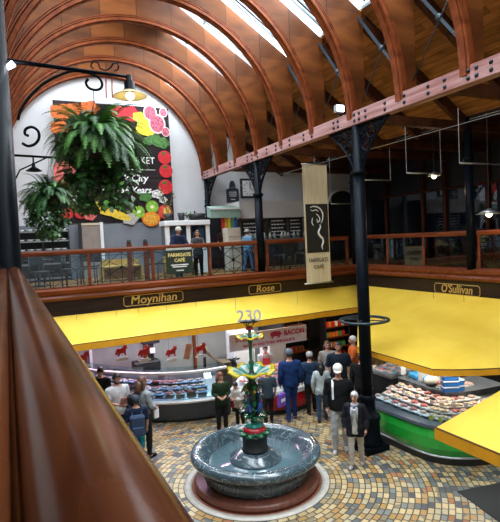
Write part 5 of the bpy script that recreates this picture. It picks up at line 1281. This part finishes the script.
# 2 elderly woman
f = F(357, 466)
def scarf(t): MB().lathe([(.075, 1.40), (.105, 1.42), (.11, 1.47), (.07, 1.50), (.06, 1.46)], 16, c=(0, .03, 0)).build('scarf', cloth('scarf_grey', (.30, .31, .36), .3), t); [MB().tube([(s_*.05, .12, 1.43), (s_*.06, .165, 1.3), (s_*.05, .17, 1.12)], [.03, .035, .025], 8).build('scarf_end', cloth('scarf_grey', (.30, .31, .36)), t) for s_ in (-1, 1)]; MB().box(-.07, .10, .80, .07, .175, 1.40).build('blouse_front', cloth('blouse', (.40, .40, .37), .3), t, bev=.03)
person('elderly woman with white hair, dark cardigan, grey scarf and cream trousers', f, hgt((357, 391), f), 225, cloth('charcoal', (.018, .020, .028)), cream, 1, 'cardigan', grey_h, 0, fem=True, hem=.72, loose=.035, stride=.13, shoe=(.55, .52, .5), turn=-12, nod=8, extra=scarf, thick=1.1)
# 3 man in blue tracksuit
f = F(292, 420)
def stripe(t): [MB().tube([(s_*.235, 0, 1.36), (s_*.30, -.03, 1.15)], .008, 5).build('white_stripe', white, t) for s_ in (-1, 1)]
trk = cloth('track_blue', (.012, .055, .22))
person('man in a dark blue tracksuit and blue trainers facing the red counter', f, hgt((293, 349), f), 75, trk, trk, 1, 'tracksuit_top', dark_h, 0, shoe=(.05, .2, .75), loose=.03, thick=1.05, extra=stripe, hat=('cap', cloth('grey_cap', (.10, .12, .15))))
v = at(285, 390, Y=f[1]-.1)
t = thing('shopping_bag', 'purple shopping bag hanging from the hand of the man in blue', 'bag', (f[0]-.30, f[1]-.05, .42), .4)
MB().box(-.13, -.05, 0, .13, .05, .32).build('bag_body', cloth('purple', (.16, .06, .42)), t, bev=.02); MB().tube([(-.07, 0, .31), (-.05, 0, .42), (.05, 0, .42), (.07, 0, .31)], .008, 5).build('handle', white, t); MB().box(-.08, -.056, .12, .08, -.051, .2).build('white_print', white, t)
# 4 long dark haired woman in white top
f = F(323, 421)
person('woman with long dark hair, white top and blue jeans seen from behind', f, hgt((317, 362), f), 60, cloth('top_white', (.70, .78, .80)), denim, 1, 'top', dark_h, .36, fem=True, hem=.80, shoe=(.03, .03, .04), stride=.12)
# 5 man with dark cap
f = F(312, 413)
person('man in dark blue jacket and small grey cap beyond the woman in white', f, hgt((312, 352), f), 70, cloth('jacket_blue', (.03, .07, .15)), blackc, 1, 'jacket', dark_h, 0, ('cap', cloth('grey_beige', (.32, .31, .3))), loose=.03)
# 6 navy polo
p = at(333, 344, Z=1.83); person('broad man in a navy polo shirt standing behind the man in white cap', (p.x+.22, p.y+.10), 1.83, 240, cloth('polo_navy', (.015, .03, .055)), blackc, .48, 'polo_shirt', dark_h, 0, thick=1.15, loose=.028, skin=SK2, arms=(((-.27, 0, 1.15), (-.26, .12, .93)), ((.27, 0, 1.15), (.26, .12, .93))))
# 7 sunglasses woman
p = at(327, 341, Z=1.68); person('woman in sunglasses and white top behind the broad man in navy', p.xy, 1.68, 245, cloth('white2', (.62, .60, .58)), denim, .35, 'top', brown_h, .1, fem=True, glasses=True)
# 8 orange shirt
p = at(353, 336, Z=1.76); person('man in an orange shirt and pale jeans left of the tall column', p.xy, 1.76, 150, cloth('orange', (.80, .20, .03)), cloth('pale_jeans2', (.40, .48, .55)), .48, 'shirt', grey_h, 0, skin=SK2, thick=1.12, arms=(((-.27, .08, 1.18), (-.22, .30, 1.20)), ((.25, -.03, 1.14), (.24, .06, .90))), loose=.03)
# 9 dark jacket by the column
p = at(361.5, 353, Z=1.66); person('person in black jacket partly hidden by the tall column below the orange shirt', (p.x-.02, p.y), 1.66, 30, blackc, blackc, 1, 'jacket', dark_h, 0, loose=.035)
# 10 green top woman
f = F(223, 434)
def cig(t): MB().sweep([(-.09, 0), (.09, 0)], [(-.14, .86), (-.145, 1.3), (-.155, 1.3), (-.15, .86)]).build('green_panel_front', cloth('green_top', (.06, .16, .05)), t)
readarm = (((-.22, .02, 1.16), (-.07, .22, 1.10)), ((.22, .02, 1.16), (.07, .22, 1.10)))
person('woman with long reddish hair, green top and black trousers left of the white jacket', f, hgt((221, 372), f), 255, cloth('dark_green', (.025, .06, .022)), blackc, .9, 'top', mat('auburn_hair', (.16, .05, .025), .5, 0, .3, 30), .22, fem=True, turn=25, nod=15, arms=readarm, stride=.04)
# 11 white jacket woman
f = F(241, 429)
person('woman in a cream white padded jacket bending her head beside the fountain', f, hgt((233, 382), f), 200, cloth('jacket_white', (.80, .78, .74)), blackc, .95, 'padded_jacket', dark_h, 0, fem=True, lean=.22, nod=30, loose=.045, thick=1.2, hem=.80, arms=(((-.23, .05, 1.15), (-.06, .24, 1.17)), ((.23, .05, 1.15), (.06, .24, 1.17))), stride=.05)
# 12 grey-blue shirt man
f = F(269, 424); person('man in a grey-blue shirt seen from behind, behind the fountain centrepiece', f, hgt((264, 369), f), 70, cloth('slate_blue', (.06, .10, .14)), blackc, .48, 'shirt', dark_h, 0, skin=SK2, loose=.03, thick=1.08)
# 13 butcher
p = at(265, 345.5, Y=12.3)
def apron(t): MB().sweep([(-.13, 0), (.13, 0)], [(-.18, .6), (-.185, .9), (-.175, 1.36), (-.165, 1.36), (-.17, .9), (-.165, .6)]).build('apron', RED, t); [MB().tube([(s_*.10, .165, 1.35), (s_*.09, .13, 1.45), (s_*.07, 0, 1.49)], .012, 5).build('apron_strap', RED, t) for s_ in (-1, 1)]
person('butcher in white coat and red apron behind the red counter', (p.x, 12.3), p.z, 250, white, blackc, 1, 'coat', dark_h, 0, extra=apron, nod=12, z0=0, arms=(((-.25, .05, 1.15), (-.12, .26, 1.08)), ((.25, .05, 1.15), (.12, .26, 1.08))))
# left group
def backpack(foot, z, heading, lb, m, d=.22, w_=.15, hh=.42):
    a = radians(heading); t = thing('backpack', lb, 'backpack', (foot[0]-cos(a)*d, foot[1]-sin(a)*d, z), a-pi/2)
    MB().box(-w_, -.09, 0, w_, .06, hh).build('main_bag', m, t, bev=.04); MB().box(-w_*.75, -.14, .03, w_*.75, -.08, hh*.5).build('pocket', m, t, bev=.02)
    for s_ in (-1, 1): MB().tube([(s_*w_*.6, .05, hh*.95), (s_*w_*.65, .16, hh+.03), (s_*w_*.75, .30, hh*.75), (s_*w_*.8, .28, hh*.35), (s_*w_*.8, .05, .06)], .014, 6).build('shoulder_strap', m, t)
p = at(91, 376, Z=1.66); person('person with frizzy ginger hair in a blue-grey top at the far left by the handrail', p.xy, 1.66, 70, cloth('bluegrey', (.10, .17, .24)), denim, .5, 'top', ging, .06, fem=True)
p = at(99, 367, Z=1.75); p = at(99, 368, Z=1.6); person('dark haired person in black leaning over the glass counter at the left', p.xy, 1.6, 60, blackc, blackc, 1, 'jacket', dark_h, 0, nod=25, lean=.1)
p = at(116, 373, Z=1.76); person('bearded man in a white T-shirt with black rucksack straps reading a leaflet', p.xy, 1.76, 285, white, cloth('trouser_navy', (.02, .03, .05)), .42, 'tshirt', dark_h, 0, beard=dark_h, nod=18, arms=(((-.24, .04, 1.15), (-.08, .26, 1.12)), ((.24, .04, 1.15), (.10, .26, 1.12))), skin=SK2)
backpack(p.xy, 1.0, 285, 'black rucksack on the back of the bearded man in white', blackc, .23)
t = thing('leaflet', 'pink and white leaflet in the hands of the bearded man', 'leaflet', (p.x+.08, p.y-.36, 1.16), .26); MB().box(-.13, -.01, 0, .13, .0, .2, Matrix.Rotation(.5, 4, 'X')).build('page', mat('pink_page', (.62, .30, .30), .7, 0, .5, 12), t)
p = at(128, 393, Z=1.45); f = Vector((p.x+.08, p.y-.32)); person('child in a dark cap and navy top with turquoise shorts seen from behind', f, 1.45, 80, navy, cloth('turquoise', (.02, .42, .55)), .48, 'top', dark_h, 0, ('cap', cloth('dark_cap', (.03, .04, .06))), shorts=.55, hem=.84, loose=.03)
backpack(f, .72, 80, 'navy blue backpack worn by the child in turquoise shorts', cloth('pack_navy', (.02, .04, .09)), .23, .15, .42)
f = F(146, 457); person('woman with long brown hair, grey blouse and black dungarees facing the counter', f, hgt((147, 376), f), 25, cloth('blouse_grey', (.48, .52, .55)), blackc, .85, 'blouse', brown_h, .24, fem=True, nod=12, hem=1.0, stride=.04, arms=(((-.22, .03, 1.15), (-.12, .24, 1.06)), ((.22, .03, 1.15), (.14, .24, 1.02))))
backpack(f, 1.02, 25, 'black backpack worn by the woman with long brown hair', blackc, .23, .14, .4)
t = thing('carrier_bag', 'small white plastic bag held by the woman with long brown hair', 'bag', (f[0]+.27, f[1]-.02, .80), .4); MB().box(-.06, -.03, 0, .06, .03, .2).build('bag_body', white, t, bev=.015); MB().tube([(-.04, 0, .19), (0, 0, .27), (.04, 0, .19)], .006, 5).build('handle', white, t)
# on the gallery
def galp(head, y, *a, **k): p = at(*head, Y=y); return person(a[0], (p.x, y), (p.z-3.52)*k.pop('tall', 1.0), *a[1:], z0=3.52, **k)
leanarm = (((-.26, .10, 1.16), (-.16, .36, 1.10)), ((.26, .10, 1.16), (.16, .36, 1.10)))
galp((177, 227.5), 13.0, 'woman in a cream hat, navy cardigan and pink top leaning on the gallery rail', 270, navy, denim, 1, 'cardigan', brown_h, 0, ('hat', cloth('hat_cream', (.45, .42, .36))), fem=True, lean=.15, arms=leanarm, loose=.04, thick=1.2, extra=lambda t: MB().box(-.07, .10, 1.0, .07, .20, 1.42).build('pink_top', cloth('pink', (.62, .12, .18)), t, bev=.03))
galp((197, 230.5), 13.0, 'woman in sunglasses and grey waistcoat holding a cup at the gallery rail', 250, cloth('waistcoat', (.09, .09, .10)), blackc, .25, 'waistcoat', brown_h, .06, fem=True, lean=.12, glasses=True, arms=(((-.26, .10, 1.16), (-.05, .30, 1.22)), ((.26, .10, 1.16), (.20, .40, 1.12))))
galp((247, 229.5), 13.9, 'man in a light blue shirt, cap and blue jeans walking behind the gallery rail', 20, cloth('sky_shirt', (.20, .38, .55)), cloth('jeans_blue', (.10, .22, .42)), .9, 'shirt', dark_h, 0, ('cap', cloth('cap_grey', (.30, .30, .28))), loose=.03, stride=.14)
galp((223, 226), 15.7, 'café worker in dark clothes standing in the doorway under the green canopy', 280, cloth('maroon', (.10, .03, .03)), blackc, .5, 'shirt', dark_h, 0)
